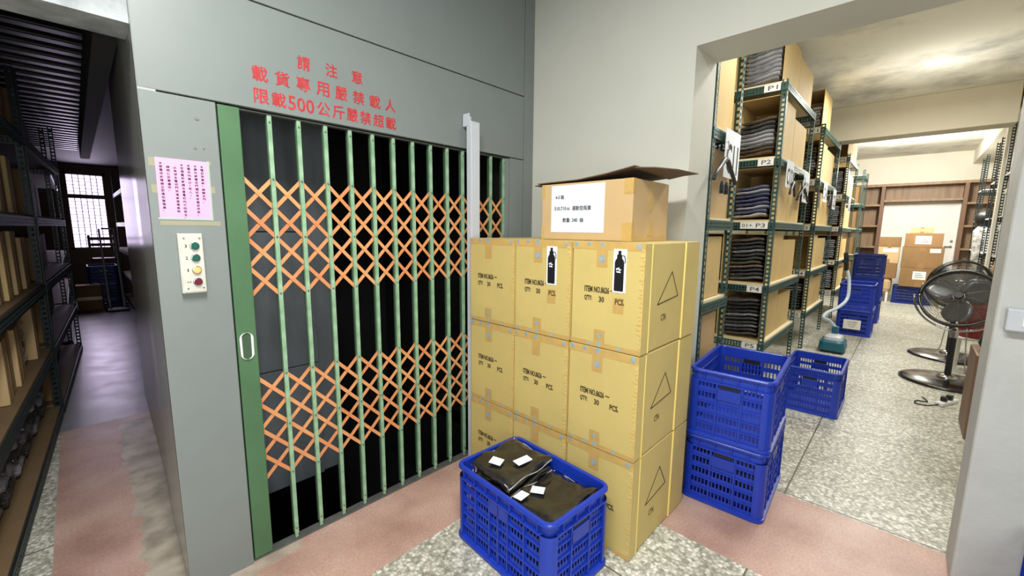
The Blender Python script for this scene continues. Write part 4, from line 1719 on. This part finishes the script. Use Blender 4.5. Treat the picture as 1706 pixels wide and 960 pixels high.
for sx in (-1, 1):
    for sy in (-1, 1):
        b = MB()
        b.bar((sx * 0.27, sy * 0.13, 0.63), (sx * 0.27, sy * 0.13, 0), 0.03, 0.03, (1, 0, 0))
        b.build('leg', 'white_plastic', tb)
for i, (x, z, h, m, lab) in enumerate(((8.45, 1.216, 0.42, 'paper', 'white box on the nearest right-hand rack, level with the fan head top'), (8.45, 1.756, 0.36, 'paper_warm', 'white bundle on the upper shelf of the nearest right-hand rack'), (9.85, 1.216, 0.4, 'paper', 'white box on the second right-hand rack'), (8.45, 0.676, 0.4, 'carton_tan', 'tan carton low on the nearest right-hand rack'))):
    t = thing('storage_box', lab, 'box', (x, -1.40, z), 0, 'boxes on the right-hand racks')
    b = MB()
    b.box(0, 0.38, 0, 0.55, 0, h * 0.8)
    b.build('box_body', m, t, bevel=0.01)
    b = MB()
    b.box(-0.01, 0.39, -0.01, 0.56, h * 0.8, h)
    b.build('lid', m, t, bevel=0.008)

# ================================================================== LEFT AISLE RACKS
LL = [0.07, 0.55, 1.05, 1.56, 2.14]
LG = 'dark racks along the left aisle'
# rack local front faces -x; turn half round so it faces the aisle (+x), end towards the camera
ra = math.radians(180 - 3)


def left_rack(y0, length, x0, label):
    # origin at far aisle corner after the turn; local +y runs back towards the camera
    return rack(label, (x0 + 0.052 * length, y0 + length, 0), 0.6, length, LL, 2.62, rz=ra, group=LG, m='rack_dark', board='shelf_board_dark')


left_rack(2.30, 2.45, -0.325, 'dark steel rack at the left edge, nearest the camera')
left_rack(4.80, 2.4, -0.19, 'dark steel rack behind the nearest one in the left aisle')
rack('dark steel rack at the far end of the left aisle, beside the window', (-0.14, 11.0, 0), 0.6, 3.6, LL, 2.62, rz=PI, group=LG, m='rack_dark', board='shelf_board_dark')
rr = random.Random(5)
LV_NAME = ['bottom', 'second', 'third', 'fourth', 'top']
for li, z in enumerate(LL):
    y = 2.40
    k = 0
    while y < 4.5:
        w = rr.uniform(0.26, 0.36)
        h = rr.uniform(0.33, 0.40)
        xf = -0.345 + 0.052 * (y - 2.3)
        if li == 0 or (li == 1 and k % 3 == 2):
            for q in range(4):
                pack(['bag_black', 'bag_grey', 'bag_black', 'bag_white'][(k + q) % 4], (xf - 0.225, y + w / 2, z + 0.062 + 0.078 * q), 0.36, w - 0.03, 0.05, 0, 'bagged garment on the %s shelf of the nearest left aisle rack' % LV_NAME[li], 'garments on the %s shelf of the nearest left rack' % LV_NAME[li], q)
        else:
            t = thing('upright_carton', 'tan carton on the %s shelf of the nearest left aisle rack' % LV_NAME[li], 'carton', (xf - 0.45, y, z + 0.0165), 0, 'cartons on the %s shelf of the nearest left rack' % LV_NAME[li])
            b = MB()
            b.box(0, 0.43, 0, w - 0.02, 0, h)
            b.build('carton_body', 'carton_tan' if (k + li) % 3 else 'carton_rack', t, bevel=0.006)
            b = MB()
            b.box(0.43, 0.4315, w * 0.4, w * 0.55, 0, h)
            b.build('packing_tape', 'carton_dim', t)
        y += w + 0.015
        k += 1
for li, z in enumerate(LL):
    for k in range(4):
        t = thing('upright_carton', 'dim carton on the %s shelf of the second left aisle rack' % LV_NAME[li], 'carton', (-0.66, 4.92 + 0.56 * k, z + 0.0165), 0, 'cartons on the %s shelf of the second left rack' % LV_NAME[li])
        b = MB()
        b.box(0, 0.42, 0, 0.5, 0, 0.34)
        b.build('carton_body', 'carton_dim', t, bevel=0.006)
rbag = thing('red_package', 'small red package on a low shelf of the left aisle rack', 'package', (-0.42, 4.0, 0.5665), 0)
rbag.location = (-0.37, 3.45, 0.24)
rbag.scale = (1, 1, 0.48)
b = MB()
b.loops([rr_loop(0.10, 0.16, 0.03, 0.36), rr_loop(0.12, 0.18, 0.04, 0.40), rr_loop(0.11, 0.17, 0.04, 0.47), rr_loop(0.07, 0.12, 0.03, 0.50)])
rb_ = b.build('package_body', 'red_plastic', rbag)

# right side of the aisle past the lift: racks
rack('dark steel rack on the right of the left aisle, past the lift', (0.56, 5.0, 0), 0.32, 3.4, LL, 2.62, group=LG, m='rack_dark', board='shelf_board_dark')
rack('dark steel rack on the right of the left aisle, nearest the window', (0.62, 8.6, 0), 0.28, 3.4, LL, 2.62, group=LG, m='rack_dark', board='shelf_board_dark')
# things under the window
t = thing('wooden_chair', 'dark wooden chair in front of the bright window at the aisle end', 'chair', (0.36, 11.85, 0), math.radians(180))
b = MB()
b.box(-0.2, 0.2, -0.2, 0.2, 0.82, 0.86)
b.build('seat', 'wood_dark', t, bevel=0.005)
for sx in (-1, 1):
    for sy in (-1, 1):
        b = MB()
        b.box(sx * 0.18 - 0.02, sx * 0.18 + 0.02, sy * 0.18 - 0.02, sy * 0.18 + 0.02, 0 if sy < 0 else 0, 0.82 if sy < 0 else 1.32)
        b.build('leg', 'wood_dark', t)
b = MB()
b.box(-0.16, 0.16, 0.17, 0.19, 1.10, 1.16)
b.box(-0.16, 0.16, 0.17, 0.19, 1.22, 1.28)
b.build('backrest', 'wood_dark', t)
crate('crate_navy', (0.30, 11.15, 0.0), PI / 2, 'dark blue crate on the floor under the bright window, lower one', 'crates under the window')
crate('crate_navy', (0.30, 11.15, 0.3815), PI / 2, 'dark blue crate under the bright window, on top of another', 'crates under the window')
t = thing('brown_carton', 'brown carton on the aisle floor in front of the blue crates by the window', 'carton', (-0.08, 10.50, 0), 0)
b = MB()
b.box(0, 0.32, 0, 0.28, 0, 0.45)
b.build('carton_body', 'carton_dim', t, bevel=0.006)
b = MB()
b.box(0.0, 0.32, -0.001, 0, 0.18, 0.24)
b.build('packing_tape', 'tape', t)
t = thing('trolley', 'pale tubular hand trolley leaning at the end of the left aisle', 'trolley', (0.33, 10.25, 0), 0)
b = MB()
for x in (-0.03, 0.16):
    b.tube([(x + 0.02, 0.0, 0.06), (x, 0.22, 1.45)], 0.014, 8)
b.tube([(0.0, 0.22, 1.45), (0.16, 0.22, 1.45)], 0.014, 8)
b.build('frame', 'conduit', t)
b = MB()
b.box(-0.05, 0.22, -0.22, 0.02, 0.03, 0.045)
b.build('toe_plate', 'conduit', t)
for x in (-0.06, 0.22):
    b = MB()
    b.tube([(x - 0.015, 0.03, 0.07), (x + 0.015, 0.03, 0.07)], 0.07, 16)
    b.build('wheel', 'black_plastic', t)
